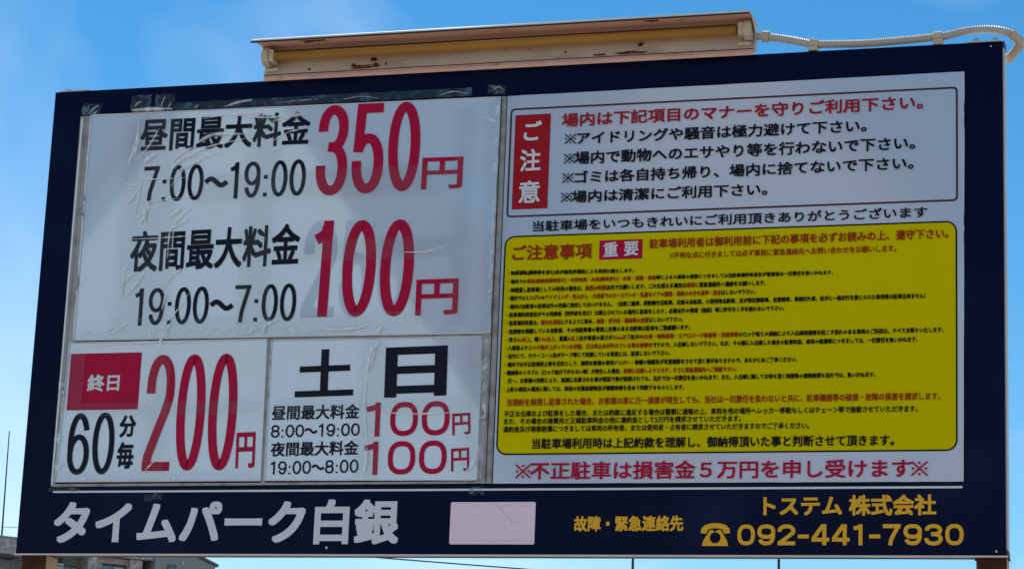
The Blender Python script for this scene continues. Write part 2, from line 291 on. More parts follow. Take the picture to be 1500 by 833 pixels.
LETTERING = [
    ('price', 't', '昼間最大料金', 'ink', 0.2551, 1.0151, 0.456, -0.23, 0.0876, 0.022),
    ('price', 'd', '7:00～19:00', 'ink', 0.2733, 0.8822, 0.4342, 0.22, 0.093, 0.235),
    ('price', 'd', '350', 'crimson', 0.7325, 0.8846, 0.2673, -0.04, 0.2272, 0.3),
    ('price', 't', '円', 'crimson', 1.0075, 0.8867, 0.104, -0.4, 0.0795, 0.018),
    ('price', 't', '夜間最大料金', 'ink', 0.2527, 0.703, 0.4508, 0.68, 0.1051, 0.022),
    ('price', 'd', '19:00～7:00', 'ink', 0.2731, 0.5665, 0.4295, 0.22, 0.0942, 0.235),
    ('price', 'd', '250', 'ghost', 0.7145, 0.5764, 0.2761, -0.37, 0.2408, 0.3),
    ('price', 'd', '100', 'crimson', 0.7356, 0.5775, 0.2611, -1.06, 0.2404, 0.3),
    ('price', 't', '円', 'crimson', 1.0087, 0.5741, 0.1062, 0.37, 0.0877, 0.018),
    ('allday', 't', '終日', 'white', 0.1633, 0.4029, 0.0862, 0.21, 0.0426, 0.025),
    ('allday', 'd', '60', 'ink', 0.1245, 0.195, 0.1244, 0.78, 0.1539, 0.24),
    ('allday', 't', '分', 'ink', 0.2595, 0.2871, 0.0436, 1.6, 0.0546, 0.03),
    ('allday', 't', '毎', 'ink', 0.2578, 0.2093, 0.0445, 0.66, 0.0661, 0.03),
    ('allday', 'd', '200', 'crimson', 0.3245, 0.2038, 0.2407, -0.02, 0.2878, 0.3),
    ('allday', 't', '円', 'crimson', 0.5711, 0.2086, 0.0493, 1.5, 0.087, 0.02),
    ('weekend', 't', '土', 'ink', 0.7129, 0.3798, 0.149, 1.03, 0.1155, 0.022),
    ('weekend', 't', '日', 'ink', 0.9409, 0.3754, 0.1552, 0.93, 0.1218, 0.032),
    ('weekend', 't', '昼間最大料金', 'ink', 0.6567, 0.3245, 0.224, 0.32, 0.036, 0.02),
    ('weekend', 'd', '8:00～19:00', 'ink', 0.6578, 0.2819, 0.2262, 0.63, 0.0309, 0.2),
    ('weekend', 't', '夜間最大料金', 'ink', 0.6599, 0.2362, 0.2232, 0.55, 0.035, 0.02),
    ('weekend', 'd', '19:00～8:00', 'ink', 0.6611, 0.1922, 0.2245, 0.87, 0.0323, 0.2),
    ('weekend', 'd', '100', 'crimson', 0.8944, 0.2818, 0.2129, 0.46, 0.082, 0.18),
    ('weekend', 't', '円', 'crimson', 1.1158, 0.2826, 0.0445, 3.55, 0.0516, 0.016),
    ('weekend', 'd', '100', 'crimson', 0.8945, 0.1898, 0.2097, 0.5, 0.0797, 0.18),
    ('weekend', 't', '円', 'crimson', 1.1165, 0.1965, 0.0444, 2.73, 0.0545, 0.016),
    ('notice', 't', 'ご', 'white', 1.2611, 0.9987, 0.0443, -0.41, 0.0491, 0.024),
    ('notice', 't', '注', 'white', 1.2548, 0.922, 0.051, 0.46, 0.0548, 0.022),
    ('notice', 't', '意', 'white', 1.2546, 0.8429, 0.0525, 0.57, 0.0553, 0.02),
    ('notice', 't', '場内は下記項目のマナーを守りご利用下さい。', 'red', 1.3548, 1.0284, 0.8608, 0.19, 0.0345, 0.022),
    ('notice', 't', '※アイドリングや騒音は極力避けて下さい。', 'black', 1.3629, 0.9829, 0.7231, -0.05, 0.0316, 0.022),
    ('notice', 't', '※場内で動物へのエサやり等を行わないで下さい。', 'black', 1.3626, 0.9336, 0.8349, 0.12, 0.0324, 0.022),
    ('notice', 't', '※ゴミは各自持ち帰り、場内に捨てないで下さい。', 'black', 1.3604, 0.8862, 0.8336, 0.14, 0.0314, 0.022),
    ('notice', 't', '※場内は清潔にご利用下さい。', 'black', 1.3588, 0.8389, 0.4973, 0.09, 0.0304, 0.022),
    ('notice', 't', '当駐車場をいつもきれいにご利用頂きありがとうございます', 'black', 1.2917, 0.7715, 0.9339, 0.07, 0.027, 0.018),
    ('notice', 't', 'ご注意事項', 'red_on_yellow', 1.2443, 0.7017, 0.1961, -0.1, 0.0378, 0.024),
    ('notice', 't', '重', 'white', 1.4685, 0.7041, 0.0347, 1.18, 0.0351, 0.02),
    ('notice', 't', '要', 'white', 1.5181, 0.705, 0.0346, 1.18, 0.0342, 0.02),
    ('notice', 't', '駐車場利用者は御利用前に下記の事項を必ずお読みの上、遵守下さい。', 'red_on_yellow', 1.5785, 0.7204, 0.6942, 0.14, 0.0237, 0.024),
    ('notice', 't', '※不明な点に付きましては必ず事前に緊急連絡先へお問い合わせをお願いします。', 'red_on_yellow', 1.6266, 0.6941, 0.5289, 0.06, 0.0162, 0.02),
    ('notice', 'f', '・無謀運転(薬物等を含む)及び無免許運転による利用は禁止します。', 'black', 1.2356, 0.6651, 0.3076, -0.63, 0.0127, 0.038),
    ('notice', 'f', '・場内での|事故(機械故障時含む)・天変地異・火災(爆発含む)・水害・盗難・盗聴|等による入場車の損害につきましては当駐車場所有者及び管理者は一切責任を負いかねます。', 'black', 1.2365, 0.6435, 0.7749, -0.01, 0.0127, 0.038),
    ('notice', 'f', '・時間貸し駐車場としての利用の場合は、|最長24時間|以内でお願いします。これを超える場合は|事前に|緊急連絡先へ連絡をお願いします。', 'black', 1.2373, 0.6233, 0.6185, 0.06, 0.0127, 0.038),
    ('notice', 'f', '・場内でのエンジンの|アイドリング・空ふかし・大音量でのカーステレオ・乱暴なドアの開閉・深夜の大きな音声・放言|はしないで下さい。', 'black', 1.2365, 0.6038, 0.5957, 0.01, 0.0127, 0.038),
    ('notice', 'f', '・場内は自動車の駐車以外の用途に使用してはいけません。（自動二輪車、原動機付自転車、足踏み自転車、小型特殊自動車、及び限定解除車、仮登録車、車検切れ車、並びに一般走行を禁じられた車両等は駐車出来ません）', 'black', 1.2373, 0.5833, 0.9837, 0.02, 0.0126, 0.038),
    ('notice', 'f', '・駐車場利用者及びその同乗者（同伴者を含む）は禁止されている場所に駐車をしたり、必要以外の領域（施設）等に許可なく手を触れないで下さい。', 'black', 1.2365, 0.5634, 0.6636, -0.03, 0.0126, 0.038),
    ('notice', 'f', '・駐車場利用者は、|場内を清潔|にするように努め、|吸殻・空き缶・雑誌等の放置|はしないで下さい。', 'black', 1.2373, 0.5435, 0.4255, -0.1, 0.0126, 0.038),
    ('notice', 'f', '・危険物を積載している自動車、その他駐車場の管理上支障のある自動車は駐車をご遠慮願います。', 'black', 1.2373, 0.5228, 0.443, 0.14, 0.0126, 0.038),
    ('notice', 'f', '・長さ|5m以上|、幅|1.9m以上|、重量|2t以上|及び車高の高さが|15cm以下|及び|4WD車・特殊車両・エアロパーツ装着車・改造車等|のロック板との接触により入出庫両損害を起こす恐れのある車両のご利用は、すべてお断りいたします。', 'black', 1.2373, 0.5033, 1.024, 0.05, 0.0126, 0.038),
    ('notice', 'f', '・入庫前より|ロック板が上がっている状態、又は車止めが外れている等は故障中|ですので、入出庫しないで下さい。なお、その際に入出庫した場合の駐車料金、車両の破損等につきましては、一切責任を負いかねます。', 'black', 1.2364, 0.4835, 0.9675, -0.01, 0.0125, 0.038),
    ('notice', 'f', '・当方にて、カラーコーン及びテープ等にて封鎖している車室には、駐車しないで下さい。', 'black', 1.2372, 0.4639, 0.3976, -0.01, 0.0125, 0.038),
    ('notice', 'f', '・場内では不正駐車防止等を目的として、随時お客様の車両ナンバー・車種の確認及び写真撮影をさせて頂く事がありますので、あらかじめご了承ください。', 'black', 1.2373, 0.4437, 0.6938, -0.08, 0.0125, 0.038),
    ('notice', 'f', '・機械等のトラブル（ロック板が下がらない等）が発生した場合、|無理に出庫しようとせず、すぐに緊急連絡先へご連絡下さい。', 'black', 1.2364, 0.4238, 0.5555, -0.1, 0.0125, 0.038),
    ('notice', 'f', '万一、お客様の判断により、無理に出庫された事が原因で車が破損されても、当方では一切責任を負いかねます。また、入出庫に際してお待ち頂く時間等の損害賠償も当方では、負いかねます。', 'black', 1.2456, 0.4045, 0.8638, -0.01, 0.0125, 0.038),
    ('notice', 'f', '・上記の規定の運用に際しては、車両の付属装着物及び積載物等を含めて判断するものとします。', 'black', 1.2364, 0.3842, 0.4334, -0.19, 0.0124, 0.038),
    ('notice', 't', '当規約を無視し駐車された場合、お客様の車に万一損害が発生しても、当社は一切責任を負わないと共に、駐車機器等の破損・故障の損害を請求します。', 'red_on_yellow', 1.2458, 0.3503, 1.0086, 0.0, 0.018, 0.022),
    ('notice', 't', '不正な出庫および駐車をした場合、または約款に違反する場合は警察に通報の上、車両を他の場所へレッカー移動もしくはチェーン等で施錠させていただきます。', 'black', 1.2402, 0.3246, 0.9639, -0.06, 0.0152, 0.025),
    ('notice', 't', 'また、その場合の諸費用と正規駐車料金の他に違約金として5万円を請求させていただきます。', 'black', 1.2405, 0.3067, 0.5629, -0.0, 0.0151, 0.025),
    ('notice', 't', '違約金及び損害賠償につきましては車両の所有者、または使用者・占有者に請求させていただきますのでご了承ください。', 'black', 1.2396, 0.288, 0.7208, 0.04, 0.0151, 0.025),
    ('notice', 't', '当駐車場利用時は上記約款を理解し、御納得頂いた事と判断させて頂きます。', 'black', 1.3109, 0.2482, 0.841, -0.03, 0.0253, 0.026),
    ('notice', 't', '※不正駐車は損害金５万円を申し受けます※', 'crimson', 1.2724, 0.1761, 0.9548, -0.01, 0.0423, 0.02),
    ('board', 't', 'タイムパーク白銀', 'silver', 0.1003, 0.0252, 0.8917, 0.06, 0.1074, 0.032),
    ('board', 't', '故障・緊急連絡先', 'gold', 1.4171, 0.0562, 0.257, 0.22, 0.0359, 0.032),
    ('board', 't', 'トステム 株式会社', 'gold', 1.8574, 0.0908, 0.3873, 0.22, 0.0466, 0.032),
    ('board', 't', '☎', 'gold', 1.7146, 0.0234, 0.0675, 0.07, 0.0521, 0.0),
    ('board', 'd', '092-441-7930', 'gold', 1.7992, 0.0251, 0.5052, 0.07, 0.0471, 0.22),
]


# ------------------------------------------------------------------ digits drawn as even strokes
def sup(cx, cy, rx, ry, a0, a1, n=26, e=2.3):
    out = []
    for i in range(n+1):
        t = math.radians(a0+(a1-a0)*i/n); c_, s_ = math.cos(t), math.sin(t)
        out.append((cx+rx*math.copysign(abs(c_)**(2/e), c_), cy+ry*math.copysign(abs(s_)**(2/e), s_)))
    return out
def digit(ch, w, h, s, e):
    """centre lines inside a w x h ink box, stroke s"""
    r = s/2; W_, H_ = w-s, h-s; cx, cy = w/2, h/2
    if ch == '0': return [sup(cx, cy, W_/2, H_/2, 0, 360, 48, e)]
    if ch == '1':
        x = w-r; return [[(x, 0), (x, h)], [(x-r*0.2, h*0.99-r*0.9), (x-(w-s)*0.35, h*0.855), (0, h*0.80)]]
    if ch == '2':
        top = [(r, h-r-H_*0.32)]+sup(cx, h-r-H_*0.27, W_/2, H_*0.27, 180, -22, 24, 2.1)
        return [top + [(w-r-W_*0.22, h*0.50), (w*0.42, h*0.30), (r*1.25, h*0.12), (r*1.02, r)], [(0.1*r, r), (w, r)]]
    if ch == '3':
        return [[(cx-W_/2*0.93, h-r-H_*0.27)]+sup(cx, h-r-H_*0.235, W_/2*0.93, H_*0.235, 180, -90, 26, 2.1)+[(w*0.36, h*0.53)],
                [(w*0.36, h*0.53)]+sup(cx, r+H_*0.255, W_/2, H_*0.272, 90, -180, 26, 2.1)+[(r, r+H_*0.30)]]
    if ch == '4':
        return [[(w*0.66, h-r*0.3), (r*0.9, h*0.30)], [(0.2*r, h*0.265), (w, h*0.265)], [(w*0.73, 0), (w*0.73, h)]]
    if ch == '5':
        return [[(w*0.12, h-r), (w*0.93, h-r)], [(w*0.12+r*0.9, h), (r*1.25, h*0.50), (r*1.2, h*0.455)],
                sup(cx, r+H_*0.305, W_/2, H_*0.315, 152, -180, 34, 2.15)+[(r, r+H_*0.34)]]
    if ch == '6':
        return [sup(cx, r+H_*0.31, W_/2, H_*0.31, 0, 360, 40, e),
                sup(cx, r+H_*0.5, W_/2, H_*0.5, 28, 182, 30, e) + [(r, r+H_*0.31)]]
    if ch == '9':
        return [[(w-x, h-y) for x, y in l] for l in digit('6', w, h, s, e)]
    if ch == '7':
        return [[(0, h-r), (w-0.02*w, h-r)], [(w-r*1.1, h-r*0.6), (w*0.62, h*0.55), (w*0.46, h*0.28), (w*0.40, 0)]]
    if ch == '8':
        return [sup(cx, h-r-H_*0.235, W_/2*0.9, H_*0.235, 0, 360, 36, 2.1), sup(cx, r+H_*0.265, W_/2, H_*0.265, 0, 360, 36, 2.1)]
    if ch == '～':
        return [[(w*(i/20), h*0.48+min(h, w)*0.15*math.sin(i/20*2*math.pi)) for i in range(21)]]
    if ch == '-': return [[(0, h*0.42), (w, h*0.42)]]
    return []
def dot(bm, x, z, r, y):
    bm.faces.new([bm.verts.new((x+a_*r, y, z+b_*r)) for a_, b_ in ((-1, -1), (1, -1), (1, 1), (-1, 1))])
def stroke(bm, pts, s, y):
    closed = (Vector(pts[0])-Vector(pts[-1])).length < 1e-6
    n = len(pts); L_, R_ = [], []
    for i, p in enumerate(pts):
        if closed: a_ = pts[(i-1) % (n-1)]; b_ = pts[(i+1) % (n-1)]
        else: a_ = pts[max(i-1, 0)]; b_ = pts[min(i+1, n-1)]
        d = Vector((b_[0]-a_[0], b_[1]-a_[1])).normalized(); nx, nz = -d.y*s/2, d.x*s/2
        k = 1.0
        if 0 < i < n-1 and not closed:
            d1 = (Vector(p)-Vector(a_)).normalized(); k = min(1.25, 1/max(0.6, d1.dot(d)))
        L_.append(bm.verts.new((p[0]+nx*k, y, p[1]+nz*k))); R_.append(bm.verts.new((p[0]-nx*k, y, p[1]-nz*k)))
    for i in range(n-1):
        try: bm.faces.new((L_[i], L_[i+1], R_[i+1], R_[i]))
        except ValueError: pass
def digits_bm(s, w, h, weight):
    # advance table, in units of one digit
    adv = {'1': 0.80, ':': 0.42, '～': 1.35, '-': 0.62}
    gap = 0.14; tot = sum(adv.get(c, 1.0) for c in s)+gap*(len(s)-1); u = w/tot
    bm = bmesh.new(); x = 0; big = h/u > 1.4
    e = 2.05 if big else 2.5
    for c in s:
        a_ = adv.get(c, 1.0)*u
        st = min(weight*u*(1.0 if h > u else 1.0), h*0.3)
        if c == ':':
            for zz in (0.07, 0.56): dot(bm, x+a_/2, h*zz, st*0.5, 0)
        else:
            bw = a_*(0.62 if c == '1' else 1.0)
            ox = x+(a_-bw)*0.25
            for k, l in enumerate(digit(c, bw, h, st, e)):
                stroke(bm, [(px+ox, pz) for px, pz in l], st*(1.25 if c == '～' else 1), -0.00012*k)
        x += a_+gap*u
    return bm

# ------------------------------------------------------------------ font lettering, fitted to its measured box
def font_mesh(s, weight, res, mats):
    cu = bpy.data.curves.new('lettering', 'FONT'); cu.resolution_u = res; cu.fill_mode = 'FRONT'
    plain = s.replace('|', ''); cu.body = plain
    for m in mats: cu.materials.append(m)
    i = 0; alt = 0
    for c in s:
        if c == '|': alt = 1-alt; continue
        if alt or c == '※': cu.body_format[i].material_index = 1
        i += 1
    o = bpy.data.objects.new('lettering', cu); C.objects.link(o)
    dg = bpy.context.evaluated_depsgraph_get(); dg.update()
    me = bpy.data.meshes.new_from_object(o.evaluated_get(dg)); bpy.data.objects.remove(o)
    if weight:      # bolder print: the same glyph laid down again a hair to each side
        n_ = 4 if len(plain) > 24 else 8; bm = bmesh.new()
        marks = '※' in plain
        marks_at = []
        if marks:
            vs = sorted({v for p in me.polygons if p.material_index == 1 for v in p.vertices}, key=lambda v: me.vertices[v].co.x); grp = [[vs[0]]]
            for v in vs[1:]:
                if me.vertices[v].co.x-me.vertices[grp[-1][-1]].co.x > 0.6: grp.append([])
                grp[-1].append(v)
            for g_ in grp:
                xs = [me.vertices[v].co.x for v in g_]; ys = [me.vertices[v].co.y for v in g_]
                cx, wx, wy = (min(xs)+max(xs))/2, max(xs)-min(xs), max(ys)-min(ys); cy = (min(ys)+max(ys))/2
                marks_at.append(cx)
            b3 = bmesh.new(); b3.from_mesh(me); bmesh.ops.delete(b3, geom=[f for f in b3.faces if f.material_index == 1], context='FACES'); b3.to_mesh(me); b3.free()
        for k in range(n_+1):
            t = me.copy(); ang = 2*math.pi*(k+(0 if n_ == 8 else 0.5))/n_ if k < n_ else 0; r = weight if k < n_ else 0; r *= 1.4142 if (n_ == 4 or k % 2) else 1
            t.transform(Matrix.Translation((r*math.cos(ang), r*math.sin(ang), k*0.00002)))
            bm.from_mesh(t); bpy.data.meshes.remove(t)
        if marks:
            for cx in marks_at:
                for q_, dd in enumerate(((1, 1), (1, -1))):
                    nrm = Vector((-dd[1], dd[0], 0))*0.030; c0 = Vector((cx, 0.36, 0.0002+q_*0.0001)); d0 = Vector((dd[0], dd[1], 0))*0.36
                    bm.faces.new([bm.verts.new(c) for c in (c0-d0-nrm, c0+d0-nrm, c0+d0+nrm, c0-d0+nrm)])
                for dx, dy in ((0.29, 0), (-0.29, 0), (0, 0.29), (0, -0.29)):
                    bm.faces.new([bm.verts.new((cx+dx+math.cos(a_)*0.065, 0.36+dy+math.sin(a_)*0.065, 0.0004)) for a_ in [math.pi*i_/5 for i_ in range(10)]])
            for f in bm.faces: f.material_index = 0
        bm.to_mesh(me); bm.free()
    return me

def telephone_mesh(w, h):
    hs = [(0, .56), (.02, .76), (.14, .91), (.32, .98), (.5, 1), (.68, .98), (.86, .91), (.98, .76), (1, .56), (.80, .54), (.77, .67), (.71, .74), (.6, .77), (.4, .77), (.29, .74), (.23, .67), (.20, .54)]
    bd = [(.31, .70), (.42, .70), (.44, .64), (.56, .64), (.58, .70), (.69, .70), (.74, .58), (.90, .24), (.95, 0), (.05, 0), (.10, .24), (.26, .58)]
    bm = bmesh.new()
    bm.faces.new([bm.verts.new((a_*w, -0.0001, b_*h)) for a_, b_ in hs][::-1]); bm.faces.new([bm.verts.new((a_*w, 0, b_*h)) for a_, b_ in bd][::-1])
    f = bm.faces.new([bm.verts.new((w/2+math.cos(math.pi*k/14)*w*.185, -0.0003, h*.36+math.sin(math.pi*k/14)*w*.185)) for k in range(28)]); f.material_index = 1
    bmesh.ops.triangulate(bm, faces=bm.faces[:])
    me = bpy.data.meshes.new('telephone_symbol'); bm.to_mesh(me); bm.free(); me.materials.append(M['gold']); me.materials.append(M['navy']); return me

def letter(parent, kind, s, colour, x, z, w, ang, h, weight, y):
    if kind == 'd':
        me = bpy.data.meshes.new('lettering'); bm = digits_bm(s, w, h, weight); bm.to_mesh(me); bm.free()
        me.materials.append(M[colour])
    elif s == '☎':
        me = telephone_mesh(w, h)
    else:
        me = font_mesh(s, weight, 1 if kind == 'f' else (2 if len(s) > 12 else 6), [M[colour], M['red_on_yellow']])
        xs = [v.co.x for v in me.vertices]; ys = [v.co.y for v in me.vertices]
        x0, x1, y0, y1 = min(xs), max(xs), min(ys), max(ys)
        for v in me.vertices: v.co = ((v.co.x-x0)/(x1-x0)*w, -v.co.z, (v.co.y-y0)/(y1-y0)*h)
    o = bpy.data.objects.new('telephone_symbol' if s == '☎' else 'lettering', me); C.objects.link(o); o.parent = parent
    o.location = Vector((x, y, z+ZB)) - parent.location; o.rotation_euler.y = -math.radians(ang)
    return o

def quad(n):
    q = QUADS[n]; return q
def inset_pts(n, d=0.0):
    tl, tr, br, bl = QUADS[n]
    return [(tl[0]+d, tl[1]+ZB-d), (tr[0]-d, tr[1]+ZB-d), (br[0]-d, br[1]+ZB+d), (bl[0]+d, bl[1]+ZB+d)]

# ------------------------------------------------------------------ ground (continues under and behind the sign)
bm = bmesh.new(); bmesh.ops.create_grid(bm, x_segments=2, y_segments=2, size=900)
g = put('ground', bm, M['ground']); g['kind'] = 'structure'

# ------------------------------------------------------------------ the sign board
board = thing('sign_board', 'wide navy parking sign board with silver and golden lettering along its lower edge', 'sign', (1.2, 0, ZB))
put('panel', box(0.004, BW-0.004, 0.0, 0.006, ZB+0.004, ZB+BH-0.003, 0.0008), M['navy'], board)
bm = bmesh.new()
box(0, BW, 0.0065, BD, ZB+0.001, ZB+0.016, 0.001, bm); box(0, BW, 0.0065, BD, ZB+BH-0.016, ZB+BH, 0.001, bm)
put('frame_rail', bm, M['shaded_dirty_frame'], board)
put('side_rail', box(0.0005, 0.018, 0.0068, BD-0.001, ZB+0.0165, ZB+BH-0.0165), M['navy'], board)
put('side_rail', box(BW-0.018, BW-0.0005, 0.0068, BD-0.001, ZB+0.0165, ZB+BH-0.0165), M['frame'], board)
put('edge_trim', box(0.001, BW-0.001, -0.0025, 0.0064, ZB-0.0008, ZB+0.0030, 0.0004), M['frame'], board)
put('back_panel', box(0.02, BW-0.02, BD-0.008, BD-0.004, ZB+0.017, ZB+BH-0.017), M['frame'], board)
# white rule
(x0, z0), (x1, z1) = QUADS['rule'][3], QUADS['rule'][1]
put('white_rule', box(x0, x1, -0.0015, -0.0004, ZB+0.1522, ZB+0.1570), M['white'], board)
# blank patch with lifted corners, three bubbles and a fold
bx0, bx1, bz0, bz1 = 1.1183, 1.3240, ZB+0.0265, ZB+0.1252
bp = put('blank_patch', polyslab(rrect(bx0, bx1, bz0, bz1, 0.004, 3), -0.0022, -0.0006), M['patch'], board)
for (px, pz) in ((0.75, 0.80), (0.87, 0.79), (0.78, 0.50)):
    b2 = bmesh.new(); bmesh.ops.create_uvsphere(b2, u_segments=12, v_segments=6, radius=0.0028)
    for v in b2.verts: v.co = Vector((v.co.x+bx0+(bx1-bx0)*px, v.co.y*0.6-0.0022, v.co.z*0.8+bz0+(bz1-bz0)*pz))
    put('bubble', b2, M['patch'], bp, True)
def ridge(p0, p1, wd, ht, y, bm=None):
    bm = bm or bmesh.new()
    a_, b_ = Vector((p0[0], y, p0[1])), Vector((p1[0], y, p1[1])); d = (b_-a_).normalized(); s = Vector((-d.z, 0, d.x))*wd/2
    top = Vector((0, -ht, 0)); v = [bm.verts.new(c) for c in (a_-s, a_+top, a_+s, b_+s, b_+top, b_-s)]
    bm.faces.new((v[0], v[1], v[4], v[5])); bm.faces.new((v[1], v[2], v[3], v[4])); return bm
put('fold', ridge((bx0+0.108, bz1-0.002), (bx0+0.152, bz1-0.050), 0.003, 0.0022, -0.0022), M['patch'], bp)
put('fold', ridge((bx0+0.003, bz1-0.013), (bx1-0.006, bz1-0.009), 0.0024, 0.0010, -0.0022), M['patch'], bp)
put('fold', ridge((bx0+0.003, bz0+0.009), (bx1-0.003, bz0+0.008), 0.0026, 0.0012, -0.0022), M['patch'], bp)
# a couple of rivets, and bracket plate and bolts on the top edge
def bolt(x, y, z, r, parent, axis='z'):
    b2 = bmesh.new(); bmesh.ops.create_cone(b2, cap_ends=True, segments=6, radius1=r, radius2=r*0.9, depth=r*1.1)
    if axis == 'y': bmesh.ops.rotate(b2, matrix=Matrix.Rotation(math.pi/2, 3, 'X'), verts=b2.verts)
    for v in b2.verts: v.co += Vector((x, y, z))
    return put('bolt', b2, M['bolt'], parent)
bolt(0.815, -0.001, ZB+0.018, 0.0035, board, 'y')
bolt(2.375, -0.001, ZB+0.012, 0.003, board, 'y'); bolt(2.37, -0.001, ZB+BH-0.014, 0.0025, board, 'y')
br = put('bracket_plate', box(0.012, 0.095, 0.008, 0.06, ZB+BH+0.0005, ZB+BH+0.0045, 0.0008), M['frame'], board)
bolt(0.030, 0.022, ZB+BH+0.008, 0.006, br)
br = put('bracket_plate', box(2.315, 2.392, 0.008, 0.06, ZB+BH+0.0005, ZB+BH+0.0045, 0.0008), M['frame'], board)
bolt(2.335, 0.02, ZB+BH+0.009, 0.008, br); bolt(2.378, 0.02, ZB+BH+0.009, 0.0075, br)

# ------------------------------------------------------------------ weathered backing under the price sheets
tl, tr_, brr, bl_ = QUADS['back_left']
bx = thing('backing_board', 'weathered grey plastic board behind the three white price sheets', 'backing board', (0.65, 0, ZB+0.168))
put('plate', polyslab(inset_pts('back_left'), -0.0035, -0.0005), M['backing'], bx)
for x_, w_ in ((0.086, 0.004), (0.0955, 0.0018)):
    put('groove_rib', box(x_, x_+w_, -0.0055, -0.0034, ZB+0.172, ZB+1.112), M['edge'] if w_ > 0.003 else M['backing'], bx)
put('groove_rib', box(1.2075, 1.2120, -0.0055, -0.0034, ZB+0.172, ZB+1.110), M['backing'], bx)
put('groove_rib', box(1.2005, 1.2020, -0.0052, -0.0034, ZB+0.172, ZB+1.110), M['dark_edge'], bx)

def sheet(name, label, cat, q, y0, y1, m, group=None):
    pts = inset_pts(q); cx = sum(p[0] for p in pts)/4; zb = min(p[1] for p in pts)
    t_ = thing(name, label, cat, (cx, 0, zb), group)
    put('paper' if m == 'sheet' else 'plate', polyslab(pts, y0, y1), M[m], t_)
    return t_
Y0 = -0.0065
price = sheet('price_sheet', 'large white sheet with 350 and 100 in tall crimson digits, topmost on the board', 'price notice', 'sheet_price', Y0-0.0006, -0.0035, 'sheet')
allday = sheet('price_sheet', 'small white sheet with crimson box and 60 for 200, lower left of the board', 'price notice', 'sheet_allday', Y0+0.0012, -0.0035, 'sheet')
weekend = sheet('price_sheet', 'small white sheet headed by two large black characters with two lines of 100', 'price notice', 'sheet_weekend', Y0+0.0008, -0.0035, 'sheet')
notice = sheet('notice_panel', 'white rules notice with a big yellow box of fine print, right half of the board', 'notice', 'notice', -0.004, -0.0005, 'notice')
for t_ in (price, allday, weekend): t_['group'] = 'white price sheets'
YS = {'price': Y0-0.0022, 'allday': Y0-0.0004, 'weekend': Y0-0.0008, 'notice': -0.0066, 'board': -0.0012}
PAR = {'price': price, 'allday': allday, 'weekend': weekend, 'notice': notice, 'board': board}
# printed boxes
def rect_of(n):
    tl, tr, br, bl = QUADS[n]; return (tl[0]+bl[0])/2, (tr[0]+br[0])/2, (bl[1]+br[1])/2+ZB, (tl[1]+tr[1])/2+ZB
x0, x1, z0, z1 = rect_of('redbox_allday'); put('red_box', box(x0, x1, Y0+0.0003, Y0+0.0010, z0, z1), M['crimson'], allday)
x0, x1, z0, z1 = rect_of('redbox_notice'); put('red_box', box(x0, x1, -0.0052, -0.0042, z0, z1), M['red'], notice)
x0, x1, z0, z1 = rect_of('frame_red')
put('frame_line', ringstrip(rrect(x0, x1, z0, z1, 0.0105), rrect(x0+0.0046, x1-0.0046, z0+0.0046, z1-0.0046, 0.007), -0.0046), M['maroon'], notice)
x0, x1, z0, z1 = rect_of('yellow')
yb = put('yellow_box', polyslab(rrect(x0+0.003, x1-0.003, z0+0.003, z1-0.003, 0.022), -0.0047, -0.0042), M['yellow'], notice)
put('outline', ringstrip(rrect(x0, x1, z0, z1, 0.025), rrect(x0+0.0037, x1-0.0037, z0+0.0037, z1-0.0037, 0.0213), -0.0050), M['black'], yb)
x0, x1, z0, z1 = rect_of('redbox_juyo')
put('red_box', box(x0, x1, -0.0057, -0.0052, z0, z1), M['crimson'], yb)
for par, kind, s, colour, x, z, w, ang, h, wt in LETTERING:
    yy = YS[par] + (0.0006 if colour == 'ghost' else 0)
    letter(PAR[par], kind, s, colour, x, z, w, ang, h, wt, yy)

# ------------------------------------------------------------------ clear tape and film on the sheets
def wrinkled(x0, x1, z0, z1, y, amp=0.0012, nx=None, nz=None, freq=30, seed=0.0, ragged=0.0):
    nx = nx or max(4, int((x1-x0)/0.006)); nz = nz or max(4, int((z1-z0)/0.006))
    bm = bmesh.new(); g_ = []
    for j in range(nz+1):
        row = []
        for i in range(nx+1):
            x = x0+(x1-x0)*i/nx; z = z0+(z1-z0)*j/nz
            k = noise.noise(Vector((x*freq+seed, z*freq*0.6, seed)))*amp + abs(noise.noise(Vector((x*freq*0.5+z*freq*0.7, seed, z*9))))*amp
            dx = noise.noise(Vector((z*60, seed, 1)))*ragged; dz = noise.noise(Vector((x*60, seed, 5)))*ragged
            row.append(bm.verts.new((x+dx, y-abs(k), z+dz)))
        g_.append(row)
    for j in range(nz):
        for i in range(nx): bm.faces.new((g_[j][i], g_[j][i+1], g_[j+1][i+1], g_[j+1][i]))
    return bm
YT = Y0-0.0036
def tape(par, x0, x1, z0, z1, seed, y=None, m='tape', amp=0.0006, ragged=0.0008, freq=26):
    return put('tape_strip', wrinkled(x0, x1, ZB+z0, ZB+z1, YT if y is None else y, amp, freq=freq, seed=seed, ragged=ragged), M[m], par, True)
